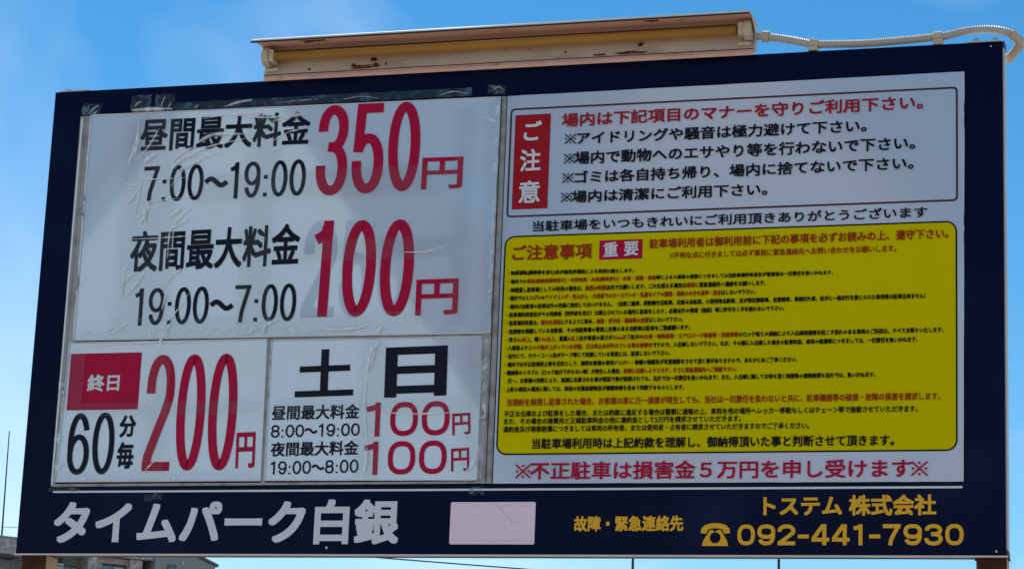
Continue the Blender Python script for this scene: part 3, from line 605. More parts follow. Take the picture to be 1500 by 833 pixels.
def crease(par, pts, w, y=None, ht=None, k0=1.2):
    """a raised soft fold of film, highlight painted white, that tapers at both ends; pts in board metres"""
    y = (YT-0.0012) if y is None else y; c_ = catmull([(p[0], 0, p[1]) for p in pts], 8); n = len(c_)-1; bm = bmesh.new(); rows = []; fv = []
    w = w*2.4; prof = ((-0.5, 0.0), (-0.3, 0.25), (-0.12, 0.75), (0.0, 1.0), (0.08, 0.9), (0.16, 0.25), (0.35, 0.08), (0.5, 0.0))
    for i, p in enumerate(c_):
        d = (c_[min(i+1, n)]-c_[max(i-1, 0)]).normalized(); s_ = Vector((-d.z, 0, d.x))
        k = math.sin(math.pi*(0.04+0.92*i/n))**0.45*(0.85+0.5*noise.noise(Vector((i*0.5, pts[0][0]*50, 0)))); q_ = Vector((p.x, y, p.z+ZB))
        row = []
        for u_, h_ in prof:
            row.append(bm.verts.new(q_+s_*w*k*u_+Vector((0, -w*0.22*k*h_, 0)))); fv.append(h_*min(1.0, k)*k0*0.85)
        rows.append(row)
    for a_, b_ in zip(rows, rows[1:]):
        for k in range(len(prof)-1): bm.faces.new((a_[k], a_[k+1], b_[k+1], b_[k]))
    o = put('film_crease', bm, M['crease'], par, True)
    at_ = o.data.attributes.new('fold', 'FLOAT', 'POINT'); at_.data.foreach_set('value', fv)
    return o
# on the navy margin
for par_, r_, seed_ in ((price, (0.0841, 0.1384, 1.1189, 1.1506), 1.1), (price, (0.2182, 0.2735, 1.1349, 1.1676), 2.2), (price, (0.2861, 0.3395, 1.1289, 1.1660), 3.3),
                        (price, (1.1242, 0.3393, 1.1316, 1.1394), 4.4), (price, (1.1656, 1.2098, 1.1219, 1.1451), 5.5),
                        (allday, (0.3345, 0.3807, 0.1323, 0.1483), 6.6), (allday, (0.0772, 0.1628, 0.1567, 0.1673), 7.7), (weekend, (1.1633, 1.1976, 0.1427, 0.1622), 8.8)):
    xa, xb = min(r_[:2]), max(r_[:2]); za, zb = min(r_[2:]), max(r_[2:])
    if xb-xa > 0.5: za, zb = 1.1205, 1.142
    tape(par_, xa, xb, za, zb, seed_, y=-0.0012, m='tape_band' if xb-xa > 0.5 else 'tape_on_navy', amp=0.0016, ragged=0.0015 if xb-xa > 0.5 else 0.006, freq=45)
# on the big sheet
for r_, seed_ in (((0.2143, 0.3638, 0.5781, 1.0998), 11), ((0.5460, 0.6334, 0.5409, 1.0838), 12), ((0.4200, 1.0948, 0.8747, 0.9473), 13), ((0.7023, 1.1022, 0.7163, 0.7687), 14), ((0.2050, 1.0288, 0.5318, 0.5855), 15),
                  ((1.1619, 1.2227, 0.5306, 1.1096), 16), ((1.0899, 1.1376, 0.5426, 1.0889), 17)):
    xa, xb, za, zb = r_
    tape(price, xa, xb, za, zb, seed_, y=YT-0.0002*(seed_-10), amp=0.0009 if seed_ == 11 else 0.0004)
for r_, seed_ in (((0.0986, 0.1527, 0.3550, 0.5044), 21), ((0.1457, 0.6311, 0.3382, 0.3723), 22), ((0.3267, 0.3844, 0.2000, 0.4928), 23), ((0.1017, 0.6331, 0.1784, 0.2020), 24)):
    xa, xb, za, zb = r_
    tape(allday, xa, xb, za, zb, seed_, y=YT-0.0002*(seed_-20), amp=0.0004)
for r_, seed_ in (((0.8741, 0.9379, 0.1798, 0.5185), 31), ((0.6587, 1.1736, 0.3440, 0.3747), 32), ((1.1305, 1.1808, 0.1815, 0.5128), 33)):
    xa, xb, za, zb = r_
    tape(weekend, xa, xb, za, zb, seed_, y=YT-0.0002*(seed_-30), amp=0.0004)
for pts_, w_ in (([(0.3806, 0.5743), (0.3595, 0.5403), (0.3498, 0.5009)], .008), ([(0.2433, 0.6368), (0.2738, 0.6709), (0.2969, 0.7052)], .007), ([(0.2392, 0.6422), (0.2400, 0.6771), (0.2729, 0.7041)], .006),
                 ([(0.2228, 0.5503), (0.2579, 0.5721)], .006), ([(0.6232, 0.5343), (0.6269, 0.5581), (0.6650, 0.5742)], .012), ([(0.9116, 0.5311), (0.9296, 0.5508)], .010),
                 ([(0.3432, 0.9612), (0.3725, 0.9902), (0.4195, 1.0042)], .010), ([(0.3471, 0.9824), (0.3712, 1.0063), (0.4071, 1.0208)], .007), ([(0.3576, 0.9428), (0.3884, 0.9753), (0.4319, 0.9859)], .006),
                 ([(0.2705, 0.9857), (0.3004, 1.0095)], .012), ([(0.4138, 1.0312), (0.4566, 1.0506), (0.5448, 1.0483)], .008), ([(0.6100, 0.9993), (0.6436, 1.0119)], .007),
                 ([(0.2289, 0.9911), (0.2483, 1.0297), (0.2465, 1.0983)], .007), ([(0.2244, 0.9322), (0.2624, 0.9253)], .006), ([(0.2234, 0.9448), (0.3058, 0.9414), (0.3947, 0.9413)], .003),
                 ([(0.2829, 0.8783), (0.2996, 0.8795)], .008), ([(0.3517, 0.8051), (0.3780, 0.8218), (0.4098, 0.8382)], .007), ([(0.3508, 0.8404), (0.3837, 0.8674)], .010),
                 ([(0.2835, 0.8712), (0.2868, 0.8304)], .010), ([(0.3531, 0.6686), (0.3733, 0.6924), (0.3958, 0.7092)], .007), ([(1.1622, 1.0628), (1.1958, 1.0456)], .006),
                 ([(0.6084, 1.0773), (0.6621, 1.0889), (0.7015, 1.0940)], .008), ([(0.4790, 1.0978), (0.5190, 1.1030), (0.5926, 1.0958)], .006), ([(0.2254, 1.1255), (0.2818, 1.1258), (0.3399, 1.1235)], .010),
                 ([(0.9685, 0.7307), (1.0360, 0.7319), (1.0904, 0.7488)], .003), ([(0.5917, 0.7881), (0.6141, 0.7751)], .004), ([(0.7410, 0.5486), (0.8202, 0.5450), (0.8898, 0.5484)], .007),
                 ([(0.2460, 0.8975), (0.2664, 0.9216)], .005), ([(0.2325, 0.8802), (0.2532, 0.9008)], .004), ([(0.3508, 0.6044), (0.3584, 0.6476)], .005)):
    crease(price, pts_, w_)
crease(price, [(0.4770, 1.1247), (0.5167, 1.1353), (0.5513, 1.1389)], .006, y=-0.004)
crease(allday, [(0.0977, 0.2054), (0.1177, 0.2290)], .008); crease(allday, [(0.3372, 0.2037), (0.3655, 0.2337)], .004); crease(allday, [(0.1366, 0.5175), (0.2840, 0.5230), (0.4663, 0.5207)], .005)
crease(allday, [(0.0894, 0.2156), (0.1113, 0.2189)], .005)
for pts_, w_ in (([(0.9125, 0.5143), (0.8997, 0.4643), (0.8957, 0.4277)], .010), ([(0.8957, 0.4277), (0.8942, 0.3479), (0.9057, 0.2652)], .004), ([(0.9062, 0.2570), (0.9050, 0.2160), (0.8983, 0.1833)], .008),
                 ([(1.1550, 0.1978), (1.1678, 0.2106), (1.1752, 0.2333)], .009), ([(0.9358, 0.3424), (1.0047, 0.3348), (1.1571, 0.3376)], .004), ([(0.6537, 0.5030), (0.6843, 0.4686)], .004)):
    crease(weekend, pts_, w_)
# pale welded edges of the laminate
def film_edge(par, a_, b_, w_=0.0030, y=None):
    y = YT+0.0010 if y is None else y; c_ = catmull([(a_[0], 0, a_[1]), ((a_[0]+b_[0])/2, 0, (a_[1]+b_[1])/2), (b_[0], 0, b_[1])], 14)
    ps = [Vector((p.x+0.0006*noise.noise(p*31), y, p.z+ZB+0.0006*noise.noise(p*29+Vector((3, 3, 3))))) for p in c_]
    put('film_edge', tube(ps, w_/2, 6), M['edge'], par, True)
for par_, n_ in ((price, 'sheet_price'), (allday, 'sheet_allday'), (weekend, 'sheet_weekend')):
    tl_, tr2, br2, bl2 = QUADS[n_]
    film_edge(par_, tl_, bl2, 0.0042 if par_ is price else 0.0022); film_edge(par_, bl2, br2, 0.0030 if par_ is price else 0.0020); film_edge(par_, tr2, br2, 0.0018)
    film_edge(par_, tl_, tr2, 0.0022)
    put('shadow_gap', box(bl2[0], br2[0], -0.0043, -0.0034, bl2[1]+ZB-0.0044, bl2[1]+ZB-0.0016), M['black'], par_)  # black strip painted as the shadow beneath the sheet
# small pale edges of the notice panel
tl_, tr2, br2, bl2 = QUADS['notice']
film_edge(notice, tr2, br2, 0.0022, -0.003); film_edge(notice, bl2, br2, 0.0018, -0.003); film_edge(notice, tl_, tr2, 0.0012, -0.003)

# whitened film along seams and rails
for par_, r_, sd in ((price, (0.122, 0.86, 0.5335, 0.556), 41), (price, (0.112, 0.1175, 0.56, 1.11), 42), (price, (1.189, 1.2005, 0.60, 1.09), 43),
                     (weekend, (1.182, 1.196, 0.18, 0.51), 44), (allday, (0.088, 0.104, 0.18, 0.50), 45), (allday, (0.13, 0.62, 0.180, 0.187), 46)):
    tape(par_, r_[0], r_[1], r_[2], r_[3], sd, y=YT-0.0012, m='film_band', amp=0.0006, ragged=0.0015)
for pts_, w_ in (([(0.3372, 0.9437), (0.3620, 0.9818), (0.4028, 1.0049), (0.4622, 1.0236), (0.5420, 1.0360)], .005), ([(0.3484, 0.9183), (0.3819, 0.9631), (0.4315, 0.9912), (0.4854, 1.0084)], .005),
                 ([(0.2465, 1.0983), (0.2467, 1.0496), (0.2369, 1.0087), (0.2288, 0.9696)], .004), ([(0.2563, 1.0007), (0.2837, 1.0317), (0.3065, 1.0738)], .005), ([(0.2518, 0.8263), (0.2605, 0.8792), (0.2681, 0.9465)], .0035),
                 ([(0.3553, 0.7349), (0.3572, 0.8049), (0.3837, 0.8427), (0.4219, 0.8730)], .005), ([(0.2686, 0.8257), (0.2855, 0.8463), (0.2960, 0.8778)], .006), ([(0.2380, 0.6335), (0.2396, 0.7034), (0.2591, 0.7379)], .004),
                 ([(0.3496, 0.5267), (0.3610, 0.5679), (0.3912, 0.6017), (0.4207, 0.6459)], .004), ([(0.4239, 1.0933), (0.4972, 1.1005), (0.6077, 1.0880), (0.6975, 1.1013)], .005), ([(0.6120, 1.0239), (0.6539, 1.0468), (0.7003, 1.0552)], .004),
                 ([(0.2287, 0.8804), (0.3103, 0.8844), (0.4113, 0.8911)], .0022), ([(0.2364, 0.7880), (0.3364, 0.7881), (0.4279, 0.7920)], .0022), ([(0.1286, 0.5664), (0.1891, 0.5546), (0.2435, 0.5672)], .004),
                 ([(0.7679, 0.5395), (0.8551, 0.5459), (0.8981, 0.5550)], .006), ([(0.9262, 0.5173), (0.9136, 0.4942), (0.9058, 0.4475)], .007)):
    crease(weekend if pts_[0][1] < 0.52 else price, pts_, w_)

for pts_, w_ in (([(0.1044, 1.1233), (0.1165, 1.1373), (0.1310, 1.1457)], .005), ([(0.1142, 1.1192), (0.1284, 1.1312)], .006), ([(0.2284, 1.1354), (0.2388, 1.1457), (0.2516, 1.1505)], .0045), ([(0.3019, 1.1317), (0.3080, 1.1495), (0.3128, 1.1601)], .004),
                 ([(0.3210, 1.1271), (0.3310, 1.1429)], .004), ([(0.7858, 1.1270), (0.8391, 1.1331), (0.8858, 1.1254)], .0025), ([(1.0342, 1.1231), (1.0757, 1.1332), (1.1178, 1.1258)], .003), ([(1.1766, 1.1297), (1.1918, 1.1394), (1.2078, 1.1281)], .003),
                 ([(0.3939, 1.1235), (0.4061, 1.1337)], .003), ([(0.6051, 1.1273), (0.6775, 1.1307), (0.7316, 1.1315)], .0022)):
    crease(price, pts_, w_, y=-0.0038, k0=0.7)  # small white folds painted in as glints on the tape


# ------------------------------------------------------------------ fluorescent lamp on the top edge
ZT = ZB+BH
lamp = thing('sign_lamp', 'long rusty cream fluorescent lamp mounted on the top edge of the navy board', 'lamp', (1.21, 0, ZT))
LX0, LX1 = 0.585, 1.822
# hood: bent thin sheet from the back over the tube to the front edge
hood = [(0.010, ZT+0.072), (-0.012, ZT+0.0745), (-0.052, ZT+0.0755), (-0.088, ZT+0.0712), (-0.090, ZT+0.0672)]
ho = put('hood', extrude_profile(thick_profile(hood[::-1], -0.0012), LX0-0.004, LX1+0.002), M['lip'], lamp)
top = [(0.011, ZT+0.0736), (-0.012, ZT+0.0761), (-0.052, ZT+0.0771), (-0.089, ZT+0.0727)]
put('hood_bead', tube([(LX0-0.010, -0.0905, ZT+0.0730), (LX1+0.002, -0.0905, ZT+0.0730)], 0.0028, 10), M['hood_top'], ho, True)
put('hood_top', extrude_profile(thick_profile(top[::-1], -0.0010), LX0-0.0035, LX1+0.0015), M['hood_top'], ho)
put('hood_edge', extrude_profile([(-0.0905, ZT+0.0668), (-0.0925, ZT+0.0668), (-0.0925, ZT+0.0705), (-0.0905, ZT+0.0705)], LX0-0.012, LX1+0.001), M['dark_edge'], ho)  # front edge coloured dark to stand for its shade
# body plate behind the tube and the folded lip below it
body = [(0.012, ZT+0.071), (0.0, ZT+0.070), (-0.006, ZT+0.058), (-0.010, ZT+0.030), (-0.022, ZT+0.005)]
put('body', extrude_profile(thick_profile(body[::-1], 0.0015), LX0, LX1), M['cream'], lamp)
lipl = [(-0.0222, ZT+0.0045), (-0.030, ZT-0.006), (-0.024, ZT-0.0115)]
lp = put('lip', extrude_profile(thick_profile(lipl, 0.0015), LX0+0.003, LX1), M['lip'], lamp)
put('seam', extrude_profile([(-0.0236, ZT+0.0035), (-0.0252, ZT+0.0035), (-0.0252, ZT+0.0052), (-0.0236, ZT+0.0052)], LX0+0.004, LX1-0.001), M['rust'], lp)
put('mounting_foot', box(0.70, 0.78, 0.012, 0.05, ZT+0.0045, ZT+0.07, 0.002), M['cream'], lamp)
put('mounting_foot', box(1.62, 1.70, 0.012, 0.05, ZT+0.0045, ZT+0.07, 0.002), M['cream'], lamp)
# tube
tz, ty, tr0 = ZT+0.0462, -0.040, 0.0112
tb = put('tube', tube([(LX0+0.035, ty, tz), (LX1-0.04, ty, tz)], tr0, 24), M['tube'], lamp, True)
put('tube_gap', box(LX0+0.03, LX1-0.04, -0.0455, -0.0445, tz+0.0104, tz+0.0134), M['dark_edge'], tb)
def holder(x, sgn):
    prof = [(-0.020, ZT+0.026), (-0.036, ZT+0.022), (-0.052, ZT+0.028), (-0.060, ZT+0.042), (-0.058, ZT+0.056), (-0.046, ZT+0.068), (-0.012, ZT+0.068)]
    h_ = put('lamp_holder', extrude_profile(prof, x, x+0.016*sgn), M['fitting'], lamp)
    b2 = bmesh.new(); box(min(x+0.016*sgn, x+0.030*sgn), max(x+0.016*sgn, x+0.030*sgn), -0.054, -0.018, ZT+0.030, ZT+0.062, 0.004, b2)
    put('socket_cap', b2, M['fitting'], h_)
    put('holder_tab', box(min(x+0.003*sgn, x+0.034*sgn), max(x+0.003*sgn, x+0.034*sgn), -0.030, -0.010, ZT+0.012, ZT+0.020, 0.001), M['fitting'], h_)
holder(LX0+0.004, 1); holder(LX1-0.004, -1)
# end plates
ep = [(0.011, ZT+0.070), (-0.012, ZT+0.0735), (-0.052, ZT+0.0745), (-0.070, ZT+0.072), (-0.040, ZT+0.060), (-0.018, ZT+0.046), (-0.017, ZT+0.028), (-0.027, ZT+0.005), (-0.029, ZT-0.005), (0.004, ZT+0.004)]
put('end_plate', extrude_profile(ep, LX1+0.0002, LX1+0.0016), M['cream'], lamp)
ep2 = [(0.011, ZT+0.070), (-0.012, ZT+0.0735), (-0.040, ZT+0.0740), (-0.018, ZT+0.046), (-0.012, ZT+0.028), (-0.023, ZT+0.005), (-0.016, ZT+0.001), (0.004, ZT+0.004)]
put('end_plate', extrude_profile(ep2, LX0-0.0016, LX0-0.0002), M['cream'], lamp)
# rust blisters, real flakes on the metal, where the enamel has gone
def flake(x, y, z, w, h, seed, par, ny=0.0):
    bm = bmesh.new(); n = 22; c0 = bm.verts.new((x, y-0.0010, z)); vs = []
    for k in range(n):
        t = 2*math.pi*k/n; r = 0.62+0.55*noise.noise(Vector((math.cos(t)*2.2+seed, math.sin(t)*2.2, seed)))
        vs.append(bm.verts.new((x+math.cos(t)*w/2*r, y-0.0004+math.sin(t)*h/2*r*ny, z+math.sin(t)*h/2*r)))
    for k in range(n): bm.faces.new((c0, vs[k], vs[(k+1) % n]))
    return put('rust_patch', bm, M['rust'], par)
for fx, fy, fz, fw, fh, fs, fn in ((0.845, -0.0226, 0.0108, 0.085, 0.022, 1.0, -0.5), (0.822, -0.0215, 0.018, 0.022, 0.016, 2.0, -0.4), (0.880, -0.0220, 0.0145, 0.034, 0.018, 3.3, -0.4),
        (0.905, -0.0210, 0.018, 0.010, 0.012, 8.3, -0.4), (0.868, -0.0125, 0.034, 0.026, 0.018, 4.2, -0.2), (0.705, -0.0215, 0.014, 0.012, 0.010, 5.2, -0.4),
        (1.545, -0.0125, 0.034, 0.024, 0.015, 4.9, -0.2), (1.36, -0.0160, 0.024, 0.007, 0.010, 5.9, -0.2), (1.27, -0.0130, 0.036, 0.006, 0.006, 6.9, -0.2), (1.52, -0.0226, 0.0095, 0.11, 0.013, 7.7, -0.5), (1.45, -0.0226, 0.0095, 0.05, 0.009, 9.7, -0.5)):
    flake(fx, fy, ZT+fz, fw, fh, fs, lamp, fn)
def hood_flake(x, w, d, seed):
    bm = bmesh.new(); n = 20; vs = []
    for k in range(n):
        t = 2*math.pi*k/n; r = 0.65+0.5*noise.noise(Vector((math.cos(t)*2+seed, math.sin(t)*2, seed)))
        vs.append(bm.verts.new((x+math.cos(t)*w/2*r, -0.072+math.sin(t)*d/2*r, ZT+0.0716-0.0002+(-0.115)*(0-math.sin(t)*d/2*r)*-1)))
    bm.faces.new(vs[::-1]); return put('rust_patch', bm, M['rust'], ho)
hood_flake(0.715, 0.060, 0.040, 1.7); hood_flake(0.745, 0.05, 0.022, 2.9); hood_flake(1.585, 0.06, 0.026, 3.9)

# ------------------------------------------------------------------ corrugated conduit
cpts = [(1.8474, 0.0, 3.5696), (1.9019, 0.005, 3.5602), (1.9552, 0.012, 3.5488), (1.9902, 0.015, 3.5479), (2.0741, 0.018, 3.5457),
        (2.1678, 0.02, 3.5486), (2.2373, 0.02, 3.5521), (2.2609, 0.02, 3.5534), (2.3065, 0.02, 3.5625), (2.3518, 0.02, 3.5647),
        (2.3889, 0.022, 3.5605), (2.4147, 0.028, 3.5519), (2.4302, 0.04, 3.5394), (2.4266, 0.05, 3.5257), (2.3998, 0.07, 3.5022)]
con = thing('cable_conduit', 'beige corrugated conduit running from the lamp along the top right edge', 'conduit', (1.85, 0.0, ZT))
path = catmull(cpts, 60)
# even spacing
ev = [path[0]]; acc = 0.0; step = 0.0026
for a_, b_ in zip(path, path[1:]):
    seg = (b_-a_).length
    while acc+seg >= step:
        t = (step-acc)/seg; a_ = a_.lerp(b_, t); ev.append(a_.copy()); seg = (b_-a_).length; acc = 0.0
    acc += seg
nc = next(i for i, p in enumerate(ev) if p.x > 2.4135)
put('corrugated_tube', tube(ev[:nc+1], [0.0102 if i % 2 else 0.0082 for i in range(nc+1)], 18), M['conduit'], con)
put('elbow', tube(ev[nc+1:], [0.0104]*len(ev[nc+1:]), 18), M['fitting'], con, True)
for i_ in (nc-1, len(ev)-18):
    if i_ < len(ev)-4: put('collar', tube(ev[i_:i_+4], 0.0118, 18), M['fitting'], con)
put('connector', tube([(1.8245, 0.0, 3.5712), (1.8380, 0.0, 3.5705)], 0.0085, 18), M['fitting'], con)
put('connector', tube([(1.8375, 0.0, 3.5706), (1.8535, 0.0, 3.5690)], 0.0138, 10), M['fitting'], con)
for sx in (1.9560, 2.2480):
    i_ = min(range(len(ev)), key=lambda k: abs(ev[k].x-sx)); 
    s_ = put('saddle_clip', tube(ev[i_-4:i_+5], 0.0126, 16), M['fitting'], con)
    p = ev[i_]; put('clip_foot', box(p.x-0.011, p.x+0.011, p.y-0.014, p.y+0.02, ZT+0.0004, max(p.z-0.009, ZT+0.004), 0.001), M['fitting'], s_)

# ------------------------------------------------------------------ posts
def post(x0, x1, label):
    p_ = thing('support_post', label, 'post', ((x0+x1)/2, 0.03, 0), 'posts carrying the sign')
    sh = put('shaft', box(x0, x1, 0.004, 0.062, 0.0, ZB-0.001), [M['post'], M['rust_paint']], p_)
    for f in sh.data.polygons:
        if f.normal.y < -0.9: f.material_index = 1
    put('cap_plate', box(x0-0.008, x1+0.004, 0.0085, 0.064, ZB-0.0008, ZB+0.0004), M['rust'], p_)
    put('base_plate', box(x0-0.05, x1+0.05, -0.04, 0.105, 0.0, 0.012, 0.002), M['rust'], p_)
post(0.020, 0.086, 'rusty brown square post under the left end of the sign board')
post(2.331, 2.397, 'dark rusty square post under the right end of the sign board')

# ------------------------------------------------------------------ apartment building far behind, lower left
U = Vector((0.69419, 0.71979, 0)); A0 = Vector((-31.94, 60.0, 0)); NRM = Vector((0.71979, -0.69419, 0))   # NRM points to the camera side
apt = thing('apartment_building', 'grey tiled apartment block behind the lower left corner of the sign', 'building', (-31.94, 60, 0))
def wall_box(s0, s1, d0, d1, z0, z1, bm=None, bev=0):
    """s along the facade, d depth (0 = face, positive = behind)"""
    b2 = bmesh.new(); bmesh.ops.create_cube(b2, size=1)
    for v in b2.verts:
        s_ = (s0+s1)/2+v.co.x*(s1-s0); d_ = (d0+d1)/2+v.co.y*(d1-d0); z_ = (z0+z1)/2+v.co.z*(z1-z0)
        v.co = A0+U*s_-NRM*d_+Vector((0, 0, z_))
    bmesh.ops.recalc_face_normals(b2, faces=b2.faces[:])
    if bm is None: return b2
    me = bpy.data.meshes.new('t'); b2.to_mesh(me); b2.free(); bm.from_mesh(me); bpy.data.meshes.remove(me); return bm
# masses
put('wall', wall_box(-14, 0.70, 0.9, 11, 0, 10.4), M['wall2'], apt)
put('wall', wall_box(0.71, 4.84, 0.9, 11, 0, 10.70), M['wall2'], apt)
for k, s_ in enumerate([-14+1.35*i for i in range(11)]):
    put('parapet_panel', wall_box(s_+0.02, min(s_+1.33, 0.62), 0.0, 0.16, 10.47, 10.92), M['wall'], apt)
put('parapet_coping', wall_box(-14, 0.66, -0.03, 0.22, 10.925, 10.975), M['wall2'], apt)
put('parapet_panel', wall_box(0.66, 4.86, 0.0, 0.16, 10.71, 11.05), M['wall'], apt)
put('roof_slab', wall_box(-14, 0.68, 0.17, 11, 10.41, 10.58), M['roof'], apt)
put('roof_slab', wall_box(0.69, 4.86, 0.17, 11, 10.705, 10.80), M['roof'], apt)
for fl in (0, 1, 2, 3):
    zt = 10.70-fl*2.85
    for s0, s1, d0 in ((2.78, 3.04, 0.0), (0.9, 1.80, 0.0), (3.05, 3.33, 0.3), (4.15, 4.55, 0.15), (-3.2, -2.8, 0.0), (-7.2, -6.8, 0.0), (-11.2, -10.8, 0.0)):
        zp = zt if s0 > 0.5 else zt-0.32
        put('pillar', wall_box(s0, s1, d0 if zp == zt else d0+0.17, 0.89, zt-2.84, zp-0.005), M['wall'], apt)
    put('lintel', wall_box(3.335, 4.145, 0.35, 0.88, zt-0.17, zt-0.006), M['wall'], apt)
    put('spandrel', wall_box(3.335, 4.145, 0.36, 0.88, zt-2.83, zt-1.65), M['wall'], apt)
    if fl: put('balcony_front', wall_box(-13.9, 2.0, 0.02, 0.15, zt-0.4, zt+0.75), M['wall'], apt)
    for s0, s1, dd, top_ in ((-2.3, -0.9, 0.84, 0.55), (-0.45, 0.20, 0.84, 0.58), (2.30, 2.74, 0.84, 0.30), (3.36, 4.12, 0.50, 0.19), (-6.4, -4.2, 0.84, 0.55), (-10.3, -8.1, 0.84, 0.55)):
        wf = put('window', wall_box(s0, s1, dd, dd+0.055, zt-top_-1.4, zt-top_), M['alu'], apt)
        m_ = (s0+s1)/2
        put('pane', wall_box(s0+0.03, m_-0.02, dd-0.03, dd-0.005, zt-top_-1.36, zt-top_-0.05), M['glass'], wf)
        put('pane', wall_box(m_+0.02, s1-0.03, dd-0.025, dd-0.002, zt-top_-1.36, zt-top_-0.05), M['blind'], wf)
ac = put('air_conditioner', wall_box(1.93, 2.17, 0.45, 0.80, 9.95, 10.40), M['ac'], apt)
put('grille', wall_box(1.96, 2.14, 0.44, 0.449, 10.30, 10.33), M['alu'], ac)
put('drain_pipe', tube([A0+U*2.22-NRM*0.8+Vector((0, 0, 0)), A0+U*2.22-NRM*0.8+Vector((0, 0, 10.69))], 0.03, 8), M['alu'], apt)
put('vent', wall_box(0.30, 0.42, 0.80, 0.89, 9.95, 10.12), M['ac'], apt)
# narrow end block with a sloping roof
eb = bmesh.new()
prof = [(4.87, 0), (6.83, 0), (6.83, 10.72), (6.25, 10.93), (4.87, 11.30)]
f_ = [eb.verts.new(A0+U*s_-NRM*(-0.05)+Vector((0, 0, z_))) for s_, z_ in prof]; b_ = [eb.verts.new(A0+U*s_-NRM*9.0+Vector((0, 0, z_))) for s_, z_ in prof]
eb.faces.new(f_); eb.faces.new(b_[::-1])
for i in range(5): eb.faces.new((f_[i], b_[i], b_[(i+1) % 5], f_[(i+1) % 5]))
bmesh.ops.recalc_face_normals(eb, faces=eb.faces[:]); put('end_wall', eb, M['wall2'], apt)
for fl in range(4):
    z_ = 10.62-2.85*fl
    wf = put('window', wall_box(5.28, 5.55, -0.09, -0.055, z_-1.0, z_), M['alu'], apt)
    put('pane', wall_box(5.31, 5.52, -0.11, -0.095, z_-0.97, z_-0.06), M['glass'], wf)
rt = bmesh.new()
for (sa, za), (sb, zb_) in (((4.80, 11.335), (6.25, 10.95)), ((6.25, 10.95), (6.92, 10.71))):
    q_ = [A0+U*sa+NRM*0.12+Vector((0, 0, za)), A0+U*sb+NRM*0.12+Vector((0, 0, zb_)), A0+U*sb-NRM*9.1+Vector((0, 0, zb_)), A0+U*sa-NRM*9.1+Vector((0, 0, za))]
    lo_ = [rt.verts.new(p) for p in q_]; up_ = [rt.verts.new(p+Vector((0, 0, 0.07))) for p in q_]
    rt.faces.new(lo_[::-1]); rt.faces.new(up_)
    for i in range(4): rt.faces.new((lo_[i], lo_[(i+1) % 4], up_[(i+1) % 4], up_[i]))
put('roof', rt, M['roof'], apt)
b2 = bmesh.new(); bmesh.ops.create_uvsphere(b2, u_segments=10, v_segments=6, radius=0.05)
for v in b2.verts: v.co += A0+U*5.75+NRM*0.10+Vector((0, 0, 10.72))
put('wall_lamp', b2, M['ac'], apt)
# mast, wires, far pole tops
mt = thing('antenna_mast', 'thin dark antenna mast standing on the flat roof left of the sign', 'antenna', (-32.38, 60.9, 10.58))
put('pole', tube([(-32.36, 60.9, 10.58), (-32.42, 60.9, 14.25)], [0.030, 0.016], 8), M['wire'], mt)
put('cross_rod', tube([(-32.4, 60.9, 11.35), (-31.7, 60.9, 11.34)], 0.008, 6), M['wire'], mt)
def wire(name, a_, b_, sag, r, label, cat):
    ps = [Vector(a_).lerp(Vector(b_), i/24)+Vector((0, 0, -sag*4*(i/24)*(1-i/24))) for i in range(25)]
    o = put(name, tube(ps, r, 6), M['wire']); o['label'] = label; o['category'] = cat; return o
wire('power_line', (-18.3, 40, 8.08), (-5.5, 40, 7.16), 0.03, 0.014, 'thin dark wire sloping across the sky just below the sign', 'wire')
def pole(x, y, top_, label):
    t_ = thing('antenna_pole', label, 'pole', (x, y, 0), 'thin far poles whose tips rise just below the sign')
    put('shaft', tube([(x, y, 0), (x, y, top_)], [0.07, 0.03], 8), M['wire'], t_)
pole(-10.46, 50, 9.05, 'thin far pole tip below the middle of the sign, under the small golden lettering')
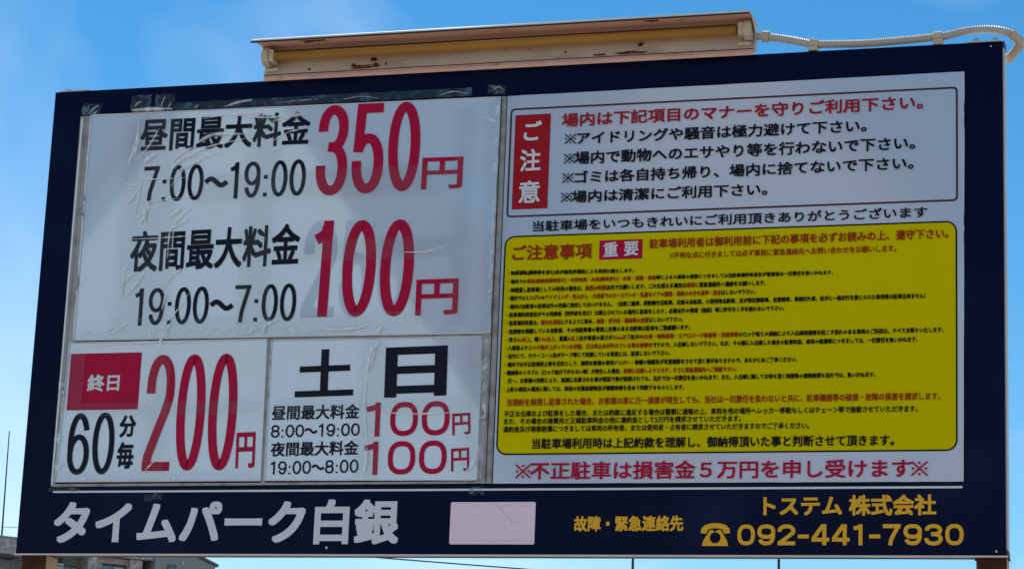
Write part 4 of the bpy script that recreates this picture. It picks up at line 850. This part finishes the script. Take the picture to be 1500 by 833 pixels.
pole(-7.07, 50, 9.05, 'thin far pole tip below the right part of the sign, under the golden telephone number')
# ------------------------------------------------------------------ unseen pale house opposite the sign, added and shaped for its reflection in the laminate
hs_ = thing('added_gabled_house', 'unseen pale gabled house added opposite the sign to be mirrored in the glossy sheets', 'house', (-12, -26, 0))
gp = [(-17.6, 0), (-4.6, 0), (-4.6, 5.6), (-7.82, 10.15), (-9.2, 12.1), (-11.3, 9.2), (-11.3, 7.7), (-17.6, 7.7)]
hb = polyslab(gp, -22.0, -34.0); put('wall', hb, M['wall3'], hs_)
rb = bmesh.new()
for (xa, za), (xb, zb_) in (((-4.3, 5.25), (-9.2, 12.15)), ((-9.2, 12.15), (-11.6, 8.8)), ((-11.35, 7.75), (-17.9, 7.75))):
    polyslab([(xa, za), (xb, zb_), (xb, zb_+0.2), (xa, za+0.2)], -21.8, -34.2, rb)
put('roof', rb, M['roof'], hs_)
for wx in (-16.2, -7.0):
    for wz in (1.0, 4.0):
        wf = put('window', box(wx, wx+1.6, -21.99, -21.93, wz, wz+1.2), M['alu'], hs_); put('pane', box(wx+0.08, wx+1.52, -21.92, -21.90, wz+0.08, wz+1.12), M['glass'], wf)

h2 = thing('added_pale_house', 'unseen faded pink house added beside the pale gabled one to be mirrored in the notice', 'house', (-1, -26, 0))  # unseen house, added and tinted for its reflection in the notice
put('wall', polyslab([(-4.4, 0), (3.2, 0), (3.2, 5.0), (-0.46, 9.2), (-3.0, 12.2), (-4.4, 10.6)], -22.0, -33.0), M['pinkwall'], h2)
rb = polyslab([(-3.0, 12.25), (3.5, 4.7), (3.5, 4.9), (-3.0, 12.45)], -21.8, -33.2); polyslab([(-3.0, 12.25), (-3.0, 12.45), (-4.6, 10.6), (-4.6, 10.4)], -21.8, -33.2, rb)
put('roof', rb, M['roof'], h2)
for wx in (-3.4, -0.6):
    wf = put('window', box(wx, wx+1.4, -21.99, -21.93, 1.2, 2.4), M['alu'], h2); put('pane', box(wx+0.08, wx+1.32, -21.92, -21.90, 1.28, 2.32), M['glass'], wf)
